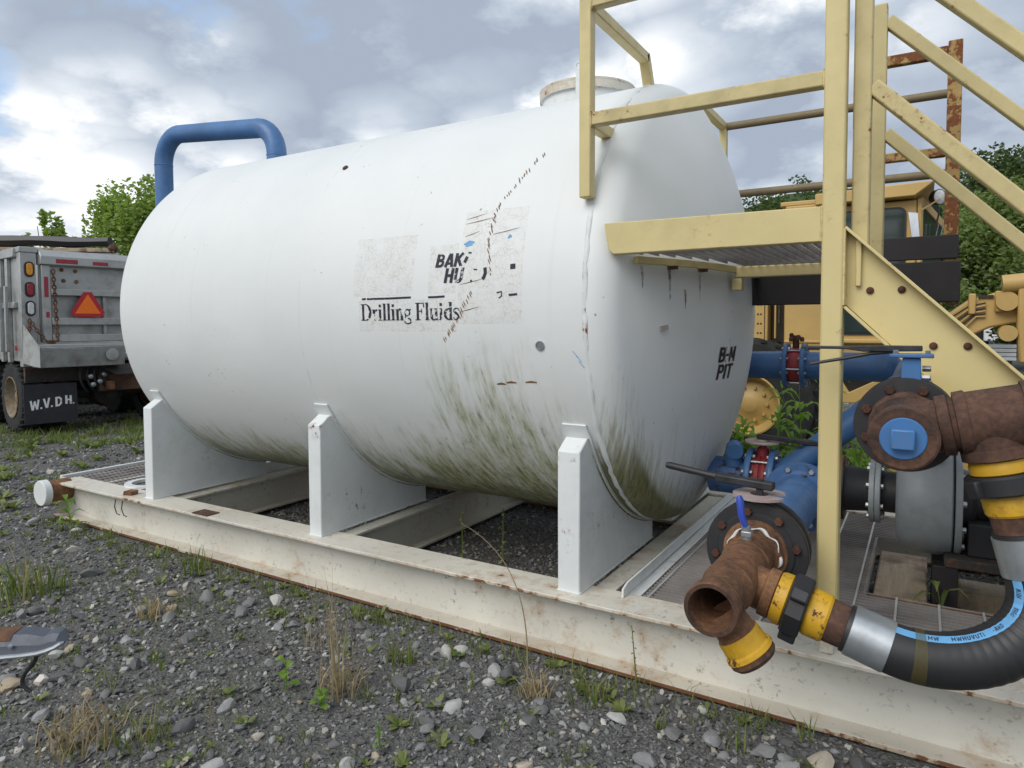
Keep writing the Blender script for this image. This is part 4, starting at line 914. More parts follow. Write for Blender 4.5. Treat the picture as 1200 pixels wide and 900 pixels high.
for dz in (0.15, 0.18): hexn(b_, nk + V((0.03, 0, dz)), (1, 0, 0), 0.011, 0.025)
b_.build('bolt', 'bolt_steel', UM, smooth=20)
B().prism([nk + V((0.03, -0.012, 0.236)), nk + V((0.03, -0.012, 0.254)), nk + V((-0.14, -0.012, 0.254)), nk + V((-0.19, -0.012, 0.250)), nk + V((-0.335, -0.012, 0.250)), nk + V((-0.335, -0.012, 0.240)), nk + V((-0.19, -0.012, 0.240)), nk + V((-0.14, -0.012, 0.232))], (0, 0.028, 0)).build('valve_lever', 'lever_black', UM, 0.003)
B().tube([nk + V((-0.04, 0.0, 0.236)), nk + V((-0.12, 0.0, 0.226)), nk + V((-0.20, 0.0, 0.208)), nk + V((-0.305, 0.0, 0.187))], [0.007, 0.006, 0.006, 0.005], 8).build('squeeze_lever', 'lever_black', UM)
# ---- rusty elbow with blue plug, arm and down turn
RE = thing('rusty_pipe_elbow', 'dark rusty pipe elbow with a bright blue square headed plug', 'pipe fitting', (0.05, 2.3, 1.1))
h0 = e0 + V((0, -0.107, 0)); hz_ = h0.z
B().lathe(h0, (0, -1, 0), [(0, 0.108), (0.012, 0.106), (0.02, 0.092), (0.06, 0.088), (0.065, 0.098), (0.10, 0.100), (0.11, 0.086), (0.25, 0.084), (0.255, 0.092), (0.295, 0.092), (0.30, 0.086), (0.30, 0.0605), (0.29, 0.0605)], 48).build('tee_body', 'rust_dark', RE, smooth=30)
pf = h0 + V((0, -0.292, 0))
pg = B().lathe(pf, (0, -1, 0), [(0, 0.060), (0.010, 0.060), (0.013, 0.057)], 40).build('plug', 'blue_bright', RE)
o = B().box(pf.x - 0.030, pf.x + 0.030, pf.y - 0.045, pf.y - 0.0135, pf.z - 0.028, pf.z + 0.030).build('plug_square', 'blue_bright', pg, 0.005)
am = V((-0.045, 2.37, hz_ + 0.004)); ad = (V((0.20, 2.37, hz_ + 0.055)) - am).normalized()
B().lathe(am, ad, [(0.0, 0.078), (0.09, 0.078), (0.092, 0.088), (0.12, 0.090), (0.124, 0.080), (0.135, 0.080), (0.137, 0.094), (0.165, 0.096), (0.17, 0.090), (0.30, 0.092), (0.302, 0.100), (0.34, 0.102), (0.345, 0.09)], 48).build('arm', 'rust_dark', RE, smooth=30)
d0 = V((0.168, 2.37, 1.20)); dd = (V((0.262, 2.36, 0.85)) - d0).normalized()
B().lathe(d0, dd, [(-0.02, 0.082), (0.055, 0.083), (0.058, 0.090), (0.085, 0.091), (0.09, 0.08)], 44).build('down_outlet', 'rust_dark', RE, smooth=30)

# ---- hose with unions at both ends
HS = thing('suction_hose', 'thick black rubber hose with light blue printed stripe, curving between two pipe fittings', 'hose', (0.08, 2.25, 0.45))
def at_l(t): return o1 + od * t
def at_u(t): return d0 + dd * t
def union(par, base, ax, flip):
    a = V(ax); s_ = 1
    B().lathe(base, a, [(0, 0.076), (0.012, 0.081), (0.034, 0.082), (0.038, 0.076)], 40).build('union_collar', 'union_yellow', par, smooth=30)
    nut = B().lathe(base + a * 0.0385, a, [(0, 0.094), (0.006, 0.100), (0.05, 0.100), (0.056, 0.094)], 8 if flip else 40).build('union_nut', 'black_steel', par, smooth=25)
    u = a.cross(V((0, 1, 0))).normalized(); w = a.cross(u)
    for k in range(3):
        q = 2 * pi * k / 3 + (0.9 if flip else 0.35); dv = u * cos(q) + w * sin(q); tv = a.cross(dv)
        B().bar(base + a * 0.067 + dv * 0.09, base + a * 0.067 + dv * 0.116, 0.04, 0.05, up=a).build('nut_lug', 'black_steel', nut, 0.006)
    B().lathe(base + a * 0.095, a, [(0, 0.070), (0.008, 0.074), (0.055, 0.073), (0.062, 0.068)], 40).build('union_collar', 'union_yellow', par, smooth=30)
    B().lathe(base + a * 0.1572, a, [(0, 0.066), (0.045, 0.064), (0.06, 0.064)], 36).build('hose_nipple', 'rust_dark', par)
    return base + a * 0.217
l_end = union(HS, at_l(0.1225), od, True)
u_end = union(HS, at_u(0.0905), dd, False)
def ferrule(p_, a):
    B().lathe(p_ - a * 0.012, a, [(0, 0.062), (0.001, 0.070), (0.018, 0.072)], 36, True, False).build('hose_lip', 'rubber', HS)
    B().lathe(p_, a, [(0, 0.069), (0.002, 0.0755), (0.108, 0.0765), (0.110, 0.072)], 44).build('ferrule', 'galv', HS); return p_ + a * 0.108
hl = ferrule(l_end, od); hu = ferrule(u_end, dd)
cen = bez(hl, hl + od * 0.20, hu + dd * 0.30, hu, 15)
cen = bez(hl - od * 0.01, hl + od * 0.20 + V((0, 0.0, 0.0)), hu + dd * 0.20 + V((0.02, 0, 0)), hu - dd * 0.01, 150)
rads = []
for i in range(151):
    t = i / 150; bend = math.exp(-((t - 0.56) / 0.22) ** 2)
    ph = (t * 20) % 1.0; rads.append(0.0735 + 0.004 * math.sin(pi * t) + bend * (0.0018 * (abs(sin(pi * ph)) - 0.6)))
hose = B().tube(cen, rads, 36).build('hose_body', 'rubber', HS, smooth=60)
ccen = V((0.03, 2.25, 0.86))
def hfr(i):
    i = max(0, min(150, i)); T_ = (cen[min(i + 1, 150)] - cen[max(i - 1, 0)]).normalized()
    inn = (ccen - cen[i]); inn = (inn - T_ * inn.dot(T_)).normalized(); side = T_.cross(inn)
    if side.y > 0: side = -side
    return T_, inn, side
def hpt(t, w, off):
    f = t * 150; i = int(max(0, min(149, f))); g = f - i
    P_ = cen[i].lerp(cen[min(i + 1, 150)], g); T_, inn, side = hfr(i); rr = rads[i] + off
    a = radians(66) + w / rr; return P_ + (side * cos(a) + inn * sin(a)) * 1.0 * rr
b_ = B(); vs = []; M_ = 110
for i in range(M_ + 1):
    t = 0.005 + 0.985 * i / M_
    for k in range(5): vs.append(hpt(t, -0.013 + 0.026 * k / 4, 0.0012))
b_.add(vs, [(i * 5 + k, i * 5 + k + 1, (i + 1) * 5 + k + 1, (i + 1) * 5 + k) for i in range(M_) for k in range(4)]).build('stripe', 'hose_blue', hose, smooth=60)
HL = sum((cen[i + 1] - cen[i]).length for i in range(150))
def hose_text(chars, t0):
    text(chars, BLK, 'print_letter', 'hose_print', hose, 0.015, 0.014, lambda u, v, j: hpt(t0 + u / HL, v - 0.007, 0.0019 + 0.0001 * j), 0.1, 0.1)
hose_text('MW', 0.16); hose_text('MWHUVUTI', 0.27); hose_text('-AHd', 0.50); hose_text('IPIHA', 0.68); hose_text('HIIW', 0.86)
b_ = B(); vs = []
for i in range(13):
    t = 0.105 + 0.05 * i / 12
    for k in range(25): vs.append(hpt(t, -0.16 + 0.28 * k / 24, 0.0024))
b_.add(vs, [(i * 25 + k, i * 25 + k + 1, (i + 1) * 25 + k + 1, (i + 1) * 25 + k) for i in range(12) for k in range(24)])
n = new_mat('band_tint'); n.out((0.13, 0.105, 0.03), 0.5, 0, None, 0.42)
b_.build('worn_band', 'band_tint', hose, smooth=60)

# ================================================================== PUMP
PU = thing('centrifugal_pump', 'grey centrifugal pump with round volute and bolted flanges behind the hose', 'pump', (0.05, PY, 0.2))
B().lathe((-0.3525, PY, PZ), (1, 0, 0), [(0, 0.16), (0.02, 0.16), (0.021, 0.12), (0.03, 0.115), (0.135, 0.105)], 36).build('suction_reducer', 'black_steel', PU)
B().lathe((-0.352, PY, PZ), (1, 0, 0), [(0, 0.165), (0.014, 0.165)], 40).build('gasket_ring', 'rust', PU)
flange(PU, (-0.218, PY, PZ), (1, 0, 0), 0.158, 0.024, 'pump_grey', 8, 'galv', both=True, bs=0.013)
flange(PU, (-0.192, PY, PZ), (1, 0, 0), 0.158, 0.024, 'pump_grey', 8, 'galv', both=True, bs=0.013)
B().cyl((-0.168, PY, PZ), (-0.09, PY, PZ), 0.10, n=28).build('suction_neck', 'black_steel', PU)
B().lathe((-0.10, PY, PZ), (1, 0, 0), [(0, 0.10), (0.0, 0.20), (0.015, 0.235), (0.05, 0.262), (0.11, 0.272), (0.17, 0.272), (0.2, 0.266), (0.225, 0.262), (0.232, 0.25)], 56).build('volute', 'pump_grey', PU, smooth=45)
B().prism([(-0.06, 3.66, 0.86), (0.10, 3.66, 0.86), (0.10, 3.66, 1.0), (-0.06, 3.66, 1.0)], (0, 0.2, 0)).build('discharge_neck', 'pump_grey', PU, 0.02)
flange(PU, (0.138, PY, PZ), (1, 0, 0), 0.262, 0.028, 'pump_grey', 12, 'galv', 0.90, 0.014, False)
B().lathe((0.166, PY, PZ), (1, 0, 0), [(0, 0.15), (0.04, 0.14), (0.06, 0.10), (0.20, 0.09), (0.21, 0.11), (0.30, 0.11), (0.31, 0.09), (0.40, 0.085), (0.41, 0.04), (0.55, 0.04)], 32).build('bearing_housing', 'black_steel', PU)
for k in range(6): hexn(B(), (0, 0, 0), (0, 0, 1), 0.01, 0.01)
bx('pump_bracket', 'black_steel', 0.19, 0.46, PY - 0.17, PY + 0.17, 0.43, 0.58, par=PU)
bx('pump_base', 'truck_dark', 0.10, 0.75, PY - 0.24, PY + 0.24, 0.385, 0.428, par=PU)
o = B().lathe((0.315, PY - 0.171, 0.52), (0, -1, 0), [(0, 0.034), (0.03, 0.034), (0.03, 0.017), (0.01, 0.017)], 20).build('drain_boss', 'rust_dark', PU)
B().lathe((0.315, PY - 0.12, 0.5805), (0, 0, 1), [(0, 0.016), (0.012, 0.014), (0.017, 0.006)], 14).build('white_plug', 'sealant', PU)
bx('pump_foot', 'tar_black', 0.055, 0.155, PY - 0.23, PY - 0.14, 0.03, 0.384, par=PU)
bx('pump_foot', 'tar_black', 0.055, 0.155, PY + 0.14, PY + 0.23, 0.03, 0.384, par=PU)
bx('pump_foot', 'tar_black', 0.60, 0.70, PY - 0.23, PY - 0.14, 0.03, 0.384, par=PU)
b_ = B().tube([(0.17, PY - 0.10, 0.88), (0.25, PY - 0.12, 0.885), (0.36, PY - 0.12, 0.88)], 0.008, 8); b_.build('grease_line', 'galv', PU)
# ================================================================== DUMP TRUCK (left, behind the tank end)
TU = V((sin(radians(8)), cos(radians(8)), 0)); TV = V((-TU.y, TU.x, 0)); TP = V((-10.423, 4.438, 0))
def tl(a, b, z): return TP + TU * a + TV * b + V((0, 0, z))
paint('wheel_mud', (0.24, 0.20, 0.14), 0.55, 0.8, 0.3, 0.6, (0.08, 0.06, 0.04))
DT = thing('dump_truck', 'grey aluminium dump truck seen from behind, orange triangle on its tailgate', 'dump truck', tuple(tl(1.2, 2, 0)))
def tb(b_, a0, a1, b0, b1, z0, z1):
    return b_.add([tl(a0, b0, z0), tl(a1, b0, z0), tl(a1, b1, z0), tl(a0, b1, z0), tl(a0, b0, z1), tl(a1, b0, z1), tl(a1, b1, z1), tl(a0, b1, z1)],
                  [(0, 3, 2, 1), (4, 5, 6, 7), (0, 1, 5, 4), (1, 2, 6, 5), (2, 3, 7, 6), (3, 0, 4, 7)])
def tbx(name, mat, *a, bevel=0.008, par=None): return tb(B(), *a).build(name, mat, par or DT, bevel)
side = tbx('bed_side', 'alu', 0.02, 0.07, 0.14, 4.6, 1.02, 2.44)
for bb in (0.45, 0.75, 1.3, 2.0, 2.7, 3.4, 4.1): tbx('side_stake', 'alu', -0.03, 0.019, bb, bb + 0.09, 1.0, 2.44, par=side)
tbx('side_rail', 'alu', -0.04, 0.085, 0.12, 4.6, 2.441, 2.56, par=side)
tbx('side_rail', 'alu', -0.04, 0.019, 0.15, 4.6, 1.75, 1.83, par=side)
tbx('bed_side', 'alu', 2.33, 2.38, 0.14, 4.6, 1.02, 2.44)
tbx('bed_floor', 'alu', 0.071, 2.329, 0.1, 4.6, 1.02, 1.08); tbx('bed_front', 'alu', 0.071, 2.329, 4.55, 4.6, 1.081, 2.44)
cp = tbx('corner_post', 'alu', 0.0, 0.18, -0.02, 0.12, 0.95, 2.50); tbx('corner_cap', 'alu', -0.01, 0.21, -0.03, 0.14, 2.501, 2.575, par=cp)
tbx('corner_post', 'alu', 2.21, 2.39, -0.02, 0.12, 0.95, 2.50)
def pill(c, hw, hh, n_=8):
    pts = []
    for k in range(n_ + 1): a = pi * k / n_; pts.append((c[0] + hw * cos(a), c[1] + (hh - hw) + hw * sin(a)))
    for k in range(n_ + 1): a = pi + pi * k / n_; pts.append((c[0] + hw * cos(a), c[1] - (hh - hw) + hw * sin(a)))
    return pts
for zc, mt in ((2.275, 'lens_amber'), (2.0, 'lens_red'), (1.745, 'lens_clear')):
    g = B().prism([tl(a, -0.022, z) for a, z in pill((0.105, zc), 0.058, 0.105)], TV * -0.012).build('lamp_gasket', 'rubber', cp)
    B().prism([tl(a, -0.0345, z) for a, z in pill((0.105, zc), 0.036, 0.082)], TV * -0.018).build('lamp_lens', mt, cp, 0.006)
tg = tbx('tailgate', 'alu', 0.225, 2.205, 0.02, 0.06, 1.28, 2.34)
B().prism([tl(0.215, -0.10, 2.345), tl(0.215, 0.1, 2.345), tl(0.215, 0.1, 2.55), tl(0.215, -0.02, 2.55), tl(0.215, -0.10, 2.46)], TU * 2.0).build('top_rail', 'alu', tg, 0.012)
for z0, z1 in ((1.93, 2.02), (1.52, 1.62), (1.285, 1.385)): tbx('rib', 'alu', 0.345, 2.18, -0.075, 0.0195, z0, z1, par=tg)
tbx('rib', 'alu', 0.235, 0.342, -0.06, 0.0195, 1.285, 2.343, par=tg)
for a in (1.0, 1.7): tbx('rib', 'alu', a, a + 0.05, -0.035, 0.0195, 1.386, 1.929, par=tg)
for (a0, a1, z0, z1, b0) in ((0.40, 0.67, 2.37, 2.43, -0.1025), (0.86, 1.06, 2.37, 2.42, -0.1025), (1.3, 1.5, 2.37, 2.43, -0.1025), (0.262, 0.312, 1.90, 2.18, -0.0625), (0.275, 0.315, 1.62, 1.70, -0.0625)):
    tbx('reflective_tape', 'tape_red', a0, a1, b0, b0 + 0.002, z0, z1, bevel=0, par=tg)
for a, z in ((0.50, 2.29), (0.67, 2.28), (0.52, 2.14), (0.68, 2.13)): B().lathe(tl(a, 0.019, z), -TV, [(0, 0.028), (0.006, 0.028), (0.006, 0.014)], 12).build('bolt', 'rust', tg)
B().bar(tl(0.57, -0.047, 1.985), tl(0.67, -0.047, 2.0), 0.01, 0.03).build('latch', 'rubber', tg)
tri = [tl(0.565, -0.092, 1.70), tl(0.60, -0.092, 1.635), tl(0.965, -0.092, 1.635), tl(1.0, -0.092, 1.70), tl(0.835, -0.092, 1.985), tl(0.735, -0.092, 1.985)]
s_ = B().prism(tri, TV * 0.006).build('triangle_sign', 'sign_red', tg)
B().prism([tl(0.615, -0.0945, 1.68), tl(0.945, -0.0945, 1.68), tl(0.785, -0.0945, 1.955)], TV * 0.002).build('triangle_centre', 'sign_orange', s_)
def chain(pts, lw, par, name='chain'):
    b_ = B(); pts = [V(p) for p in pts]; acc = 0
    for p0, p1 in zip(pts[:-1], pts[1:]):
        d = p1 - p0; k = max(1, int(d.length / (lw * 1.5))); dn_ = d.normalized(); s1 = dn_.cross(TU + V((0.1, 0.2, 0.3))).normalized(); s2 = dn_.cross(s1)
        for i in range(k):
            c = p0 + d * ((i + 0.5) / k); sd_ = s1 if (i + acc) % 2 else s2
            b_.tube([c + dn_ * (lw * cos(q)) + sd_ * (lw * 0.62 * sin(q)) for q in [2 * pi * t / 8 for t in range(9)]], lw * 0.28, 5, False)
        acc += k
    return b_.build(name, 'rust', par)
chain([tl(0.37, -0.075, 2.28), tl(0.385, -0.075, 1.8), tl(0.40, -0.08, 1.30), tl(0.30, -0.10, 1.28)], 0.034, tg)
chain([tl(0.10, -0.07, 1.56), tl(0.16, -0.10, 1.42), tl(0.26, -0.11, 1.29), tl(0.36, -0.10, 1.27)], 0.03, DT); chain([tl(0.08, -0.06, 1.6), tl(0.06, -0.07, 1.25)], 0.03, DT)
# spreader trough
tr_ = B().prism([tl(0.10, -0.30, 0.94), tl(0.10, -0.02, 0.94), tl(0.10, -0.02, 1.26), tl(0.10, -0.27, 1.255), tl(0.10, -0.36, 1.20)], TU * 1.07).build('spreader_trough', 'alu', DT, 0.01)
B().prism([tl(0.03, -0.30, 0.97), tl(0.098, -0.37, 0.945), tl(0.098, -0.37, 1.22), tl(0.0, -0.10, 1.52), tl(-0.02, -0.1, 1.0)], TV * 0.03).build('trough_end', 'alu', tr_, 0.005)
B().lathe(tl(0.98, -0.365, 1.10), -TV, [(0, 0.085), (0.012, 0.085), (0.014, 0.06)], 20).build('trough_cover', 'alu', tr_)
B().bar(tl(0.1, -0.365, 1.235), tl(1.17, -0.365, 1.225), 0.03, 0.02).build('trough_lip', 'galv', tr_)
# mud flap with letters
mf = tbx('mud_flap', 'flap', 0.0, 0.645, 0.02, 0.032, 0.155, 0.70, bevel=0.002)
text('W.V.', BLK, 'flap_letter', 'print_white', mf, 0.122, 0.135, lambda u, v, j: tuple(tl(0.065 + u, 0.0175 - .0003 * j, 0.345 + v + 0.12 * u)))
text('d', BLK, 'flap_letter', 'print_white', mf, 0.125, 0.135, lambda u, v, j: tuple(tl(0.365 + u, 0.0175 - .0003 * j, 0.375 + v + 0.12 * u)))
text('H.', BLK, 'flap_letter', 'print_white', mf, 0.118, 0.122, lambda u, v, j: tuple(tl(0.488 + u, 0.0175 - .0003 * j, 0.405 + v - 0.05 * u)))
tbx('mud_flap', 'flap', 1.75, 2.39, 0.02, 0.032, 0.155, 0.70, bevel=0.002)
# wheels
def wheel(par, c, ax, r, w, rim_r, rim_mat, name='wheel', nuts=10, dish=0.10):
    a = V(ax).normalized(); c = V(c)
    t = B().lathe(c, a, [(-w, rim_r), (-w, r * 0.93), (-w * 0.88, r * 0.985), (-w * 0.5, r), (-w * 0.12, r * 0.985), (0, r * 0.93), (0.012, r * 0.8), (0.0, rim_r * 1.03), (-0.03, rim_r)], 48, False, False).build(name, 'tyre', par)
    lug = B()
    u = a.cross(V((0, 0, 1))).normalized(); wv = a.cross(u)
    for k in range(28):
        q = 2 * pi * k / 28; dv = u * cos(q) + wv * sin(q); p_ = c + dv * (r * 0.985)
        lug.bar(p_ - a * (w * 0.02), p_ - a * (w * 0.48) + a.cross(dv) * 0.06, 0.05, 0.03, up=dv)
        q += pi / 28; dv = u * cos(q) + wv * sin(q); p_ = c + dv * (r * 0.985); lug.bar(p_ - a * (w * 0.98), p_ - a * (w * 0.52) + a.cross(dv) * 0.06, 0.05, 0.03, up=dv)
    lug.build('tread_lugs', 'tyre', t)['kind'] = 'stuff'
    rm = B().lathe(c, a, [(-w * 0.9, rim_r * 0.98), (0.0, rim_r * 1.0), (0.012, rim_r * 1.02), (0.016, rim_r * 0.97), (0.0, rim_r * 0.93), (-dish * 0.45, rim_r * 0.88), (-dish, rim_r * 0.76), (-dish * 0.80, rim_r * 0.45), (-dish * 0.5, rim_r * 0.27), (-dish * 0.45, rim_r * 0.24), (-dish * 0.42, 0.001)], 40, False, False).build('rim', rim_mat, t)
    nb = B()
    for k in range(nuts):
        q = 2 * pi * k / nuts; dv = u * cos(q) + wv * sin(q); hexn(nb, c + dv * (rim_r * 0.56) - a * (dish * 0.87), a, rim_r * 0.055, 0.03)
    nb.build('wheel_nuts', rim_mat, t); return t
for bb in (0.62, 1.95):
    wheel(DT, tl(0.02, bb, 0.5), -TU, 0.5, 0.27, 0.29, 'wheel_mud', dish=0.12); wheel(DT, tl(0.33, bb, 0.5), -TU, 0.5, 0.27, 0.29, 'wheel_mud', dish=0.12)
    wheel(DT, tl(2.38, bb, 0.5), TU, 0.5, 0.27, 0.29, 'rust'); wheel(DT, tl(2.07, bb, 0.5), TU, 0.5, 0.27, 0.29, 'rust')
    B().cyl(tl(0.6, bb, 0.5), tl(1.8, bb, 0.5), 0.085, n=16).build('axle', 'truck_dark', DT)
B().lathe(tl(1.2, 0.30, 0.5), TV, [(0, 0.08), (0.1, 0.2), (0.3, 0.23), (0.5, 0.2), (0.62, 0.1)], 24).build('differential', 'truck_dark', DT)
for a in (0.75, 1.6): tbx('frame_rail', 'truck_dark', a, a + 0.09, 0.1, 5.5, 0.74, 0.98)
hp_ = tbx('hitch_plate', 'rust_dark', 0.92, 1.75, -0.02, 0.06, 0.55, 0.80)
tbx('hitch_hook', 'rust', 1.0, 1.1, -0.12, -0.021, 0.58, 0.70, par=hp_)
B().prism([tl(0.92, -0.04, 0.93), tl(1.5, -0.04, 0.93), tl(1.45, -0.3, 0.80), tl(1.05, -0.3, 0.80)], V((0, 0, 0.015))).build('step_plate', 'truck_dark', DT)
for k in range(5):
    a = 0.72 + 0.09 * k; B().tube(bez(tl(a, 0.0, 0.95), tl(a - 0.15, -0.05, 0.7), tl(a + 0.1, -0.05, 0.5), tl(a + 0.12, 0.2, 0.55), 10), 0.018, 8).build('air_hose', 'rubber', DT)
for a, z in ((0.80, 0.78), (0.92, 0.70), (0.98, 0.80), (0.83, 0.66)): B().lathe(tl(a, -0.02, z), -TV, [(0, 0.035), (0.05, 0.035), (0.06, 0.02)], 12).build('air_fitting', 'galv', DT)
tbx('under_tray', 'truck_dark', 0.10, 2.3, 0.05, 4.5, 0.985, 1.015); tbx('dark_brace', 'truck_dark', 0.05, 2.3, 0.12, 0.18, 0.72, 0.93)
for k in range(2): tbx('ladder_bar', 'alu', -0.10, -0.06, 0.30 + 0.26 * k, 0.36 + 0.26 * k, 1.15, 2.05)
tbx('side_lamp', 'lens_red', -0.035, -0.02, 0.12, 0.2, 1.17, 1.24)
cabt = tbx('cab', 'grader_yellow', 0.1, 2.3, 4.8, 6.6, 0.9, 2.7, bevel=0.06); tbx('cab_glass', 'glass', 0.09, 0.099, 5.2, 6.1, 1.75, 2.45, par=cabt)
for bb in (6.1,): wheel(DT, tl(0.1, bb, 0.5), -TU, 0.5, 0.3, 0.29, 'rust'); wheel(DT, tl(2.3, bb, 0.5), TU, 0.5, 0.3, 0.29, 'rust')
# second bed beyond with a rolled tarp
SB = thing('truck_bed', 'weathered truck bed with rolled black tarp behind the grey dump truck', 'truck bed', (-14.6, 7.0, 0))
pa, pb = V((-17.2, 4.9, 0)), V((-13.35, 7.22, 0)); dq = (pb - pa).normalized(); nq = V((-dq.y, dq.x, 0))
def sbx(name, mat, s0, s1, t0, t1, z0, z1, z0b=None, z1b=None):
    z0b = z0 if z0b is None else z0b; z1b = z1 if z1b is None else z1b; q = lambda s, t, z: pa + dq * s + nq * t + V((0, 0, z))
    return B().add([q(s0, t0, z0), q(s1, t0, z0b), q(s1, t1, z0b), q(s0, t1, z0), q(s0, t0, z1), q(s1, t0, z1b), q(s1, t1, z1b), q(s0, t1, z1)], [(0, 3, 2, 1), (4, 5, 6, 7), (0, 1, 5, 4), (1, 2, 6, 5), (2, 3, 7, 6), (3, 0, 4, 7)]).build(name, mat, SB, 0.01)
LQ = (pb - pa).length
sbx('side_panel', 'alu', 0, LQ + 0.15, 0, 0.08, 1.0, 2.98, 1.0, 2.9); sbx('side_panel', 'alu', 0, LQ, 2.2, 2.28, 1.0, 2.98, 1.0, 2.9); sbx('floor_panel', 'alu', 0, LQ, 0.081, 2.199, 1.0, 1.1)
sbx('top_rail', 'timber', 0, LQ + 0.1, -0.04, 0.1, 2.985, 3.06, 2.905, 2.98)
B().tube([pa + dq * (LQ * k / 12) + nq * 0.02 + V((0, 0, 3.19 - 0.0075 * k + 0.012 * sin(k * 1.7))) for k in range(13)], [0.13 - 0.003 * k + 0.012 * sin(k * 2.1) for k in range(13)], 7).build('tarp_roll', 'rubber', SB)
B().lathe(pb + nq * 0.02 + V((0, 0, 2.98)), dq, [(0, 0.08), (0.05, 0.10), (0.10, 0.08), (0.14, 0.03)], 7).build('tarp_motor', 'rust_dark', SB)
for s in (0.6, LQ - 0.6): wheel(SB, pa + dq * s + V((0, 0, 0.5)), -nq, 0.5, 0.3, 0.29, 'rust')
sbx('chassis', 'truck_dark', 0.2, LQ, 0.6, 1.6, 0.5, 0.99)

# ================================================================== MOTOR GRADER (right, behind the platform)
GR = thing('motor_grader', 'yellow motor grader with dark glass cab parked behind the platform', 'motor grader', (-1.0, 8.2, 0))
def gx(name, mat, *a, bevel=0.012, par=None): return B().box(*a).build(name, mat, par or GR, bevel)
for wx in (-1.55, -3.15):
    wheel(GR, (wx, 7.28, 0.66), (0, -1, 0), 0.68, 0.42, 0.315, 'grader_yellow', dish=0.11); wheel(GR, (wx, 9.2, 0.66), (0, 1, 0), 0.68, 0.42, 0.315, 'grader_yellow')
wheel(GR, (4.1, 7.35, 0.66), (0, -1, 0), 0.68, 0.40, 0.315, 'grader_yellow'); wheel(GR, (4.1, 9.1, 0.66), (0, 1, 0), 0.68, 0.40, 0.315, 'grader_yellow')
hood = gx('engine_hood', 'grader_yellow', -3.9, -1.42, 7.58, 8.9, 1.10, 2.42)
gx('hood_top', 'grader_yellow', -1.30, -0.80, 7.52, 8.95, 2.701, 2.75, par=hood)
gx('radiator_bay', 'grader_dark', -1.419, -1.25, 7.75, 8.8, 1.10, 2.42)
gx('ladder_rail', 'grader_yellow', -1.36, -1.34, 7.60, 7.63, 1.34, 2.4); gx('ladder_rail', 'bolt_steel', -1.33, -1.318, 7.66, 7.68, 1.5, 2.0)
b_ = B()
for k in range(9):
    for dx in (-1.52, -1.49): b_.lathe((dx, 7.58, 1.2 + k * 0.1), (0, -1, 0), [(0, 0.010), (0.006, 0.009), (0.007, 0.001)], 8)
b_.build('hood_bolts', 'grader_dark', hood)
gx('hood_seam', 'grader_dark', -1.455, -1.449, 7.572, 7.579, 1.1, 2.41, bevel=0, par=hood)
pn = gx('side_panel', 'grader_yellow', -1.245, -0.80, 7.50, 8.9, 1.10, 2.70)
gx('panel_ridge', 'grader_yellow', -1.24, -0.82, 7.485, 7.4995, 1.30, 1.325, par=pn); gx('panel_gap', 'grader_dark', -1.20, -0.82, 7.492, 7.4995, 1.235, 1.247, bevel=0, par=pn)
gx('rear_frame', 'grader_dark', -3.8, -0.3, 7.75, 8.75, 0.75, 1.099)
cab = gx('cab', 'grader_yellow', -0.79, -0.08, 7.50, 8.9, 1.12, 2.66, bevel=0.02)
def rrect(x0, x1, z0, z1, r, y, n_=5):
    P = []
    for cx, cz, a0 in ((x1 - r, z1 - r, 0), (x0 + r, z1 - r, 90), (x0 + r, z0 + r, 180), (x1 - r, z0 + r, 270)):
        for k in range(n_ + 1): a = radians(a0 + 90 * k / n_); P.append((cx + r * cos(a), y, cz + r * sin(a)))
    return P
wf = B().prism(rrect(-0.735, -0.165, 1.385, 2.60, 0.07, 7.485), (0, 0.0145, 0)).build('window_seal', 'rubber', cab)
B().prism(rrect(-0.715, -0.185, 1.405, 2.58, 0.06, 7.478), (0, 0.0065, 0)).build('window_pane', 'glass', cab)
gx('window_bar', 'mirror', -0.70, -0.20, 7.472, 7.4775, 2.26, 2.30, bevel=0, par=cab)
gx('sill', 'grader_yellow', -0.79, -0.10, 7.44, 7.4995, 1.30, 1.345, par=cab)
B().prism([(-0.95, 7.36, 2.665), (-0.10, 7.36, 2.675), (0.06, 7.36, 2.80), (-0.95, 7.36, 2.775)], (0, 1.68, 0)).build('roof', 'grader_yellow', cab, 0.01)
B().prism([(-0.075, 7.50, 2.665), (-0.045, 7.50, 2.665), (-0.045, 7.50, 1.12), (-0.075, 7.50, 1.12)], (0.015, 0.05, 0)).build('front_pillar', 'grader_yellow', cab)
B().prism([(-0.05, 7.56, 2.66), (-0.05, 7.56, 1.3), (0.12, 8.2, 1.3), (0.12, 8.2, 2.66)], (0.01, 0, 0)).build('front_glass', 'glass', cab)
B().prism([(0.12, 8.2, 2.66), (0.12, 8.2, 1.3), (-0.05, 8.84, 1.3), (-0.05, 8.84, 2.66)], (0.01, 0, 0)).build('front_glass', 'glass', cab)
B().prism([(-0.05, 7.55, 2.60), (0.13, 8.2, 2.45), (0.13, 8.2, 2.53), (-0.05, 7.55, 2.68)], (0.02, 0, 0)).build('visor_bar', 'grader_yellow', cab)
for q in (0.0, 0.04): B().cyl((0.05 + q, 7.85, 2.2), (0.10 + q, 7.95, 2.48), 0.006, n=6).build('wiper', 'bolt_steel', cab)
B().prism([(-0.15, 7.42, 2.535), (-0.075, 7.40, 2.52), (-0.055, 7.40, 2.30), (-0.115, 7.42, 2.29)], (0, 0.02, 0)).build('mirror', 'mirror', cab)
lp = B().lathe((0.10, 7.60, 2.68), (0.75, -0.75, 0), [(-0.09, 0.04), (-0.05, 0.07), (0, 0.075)], 20).build('work_lamp', 'rubber', cab)
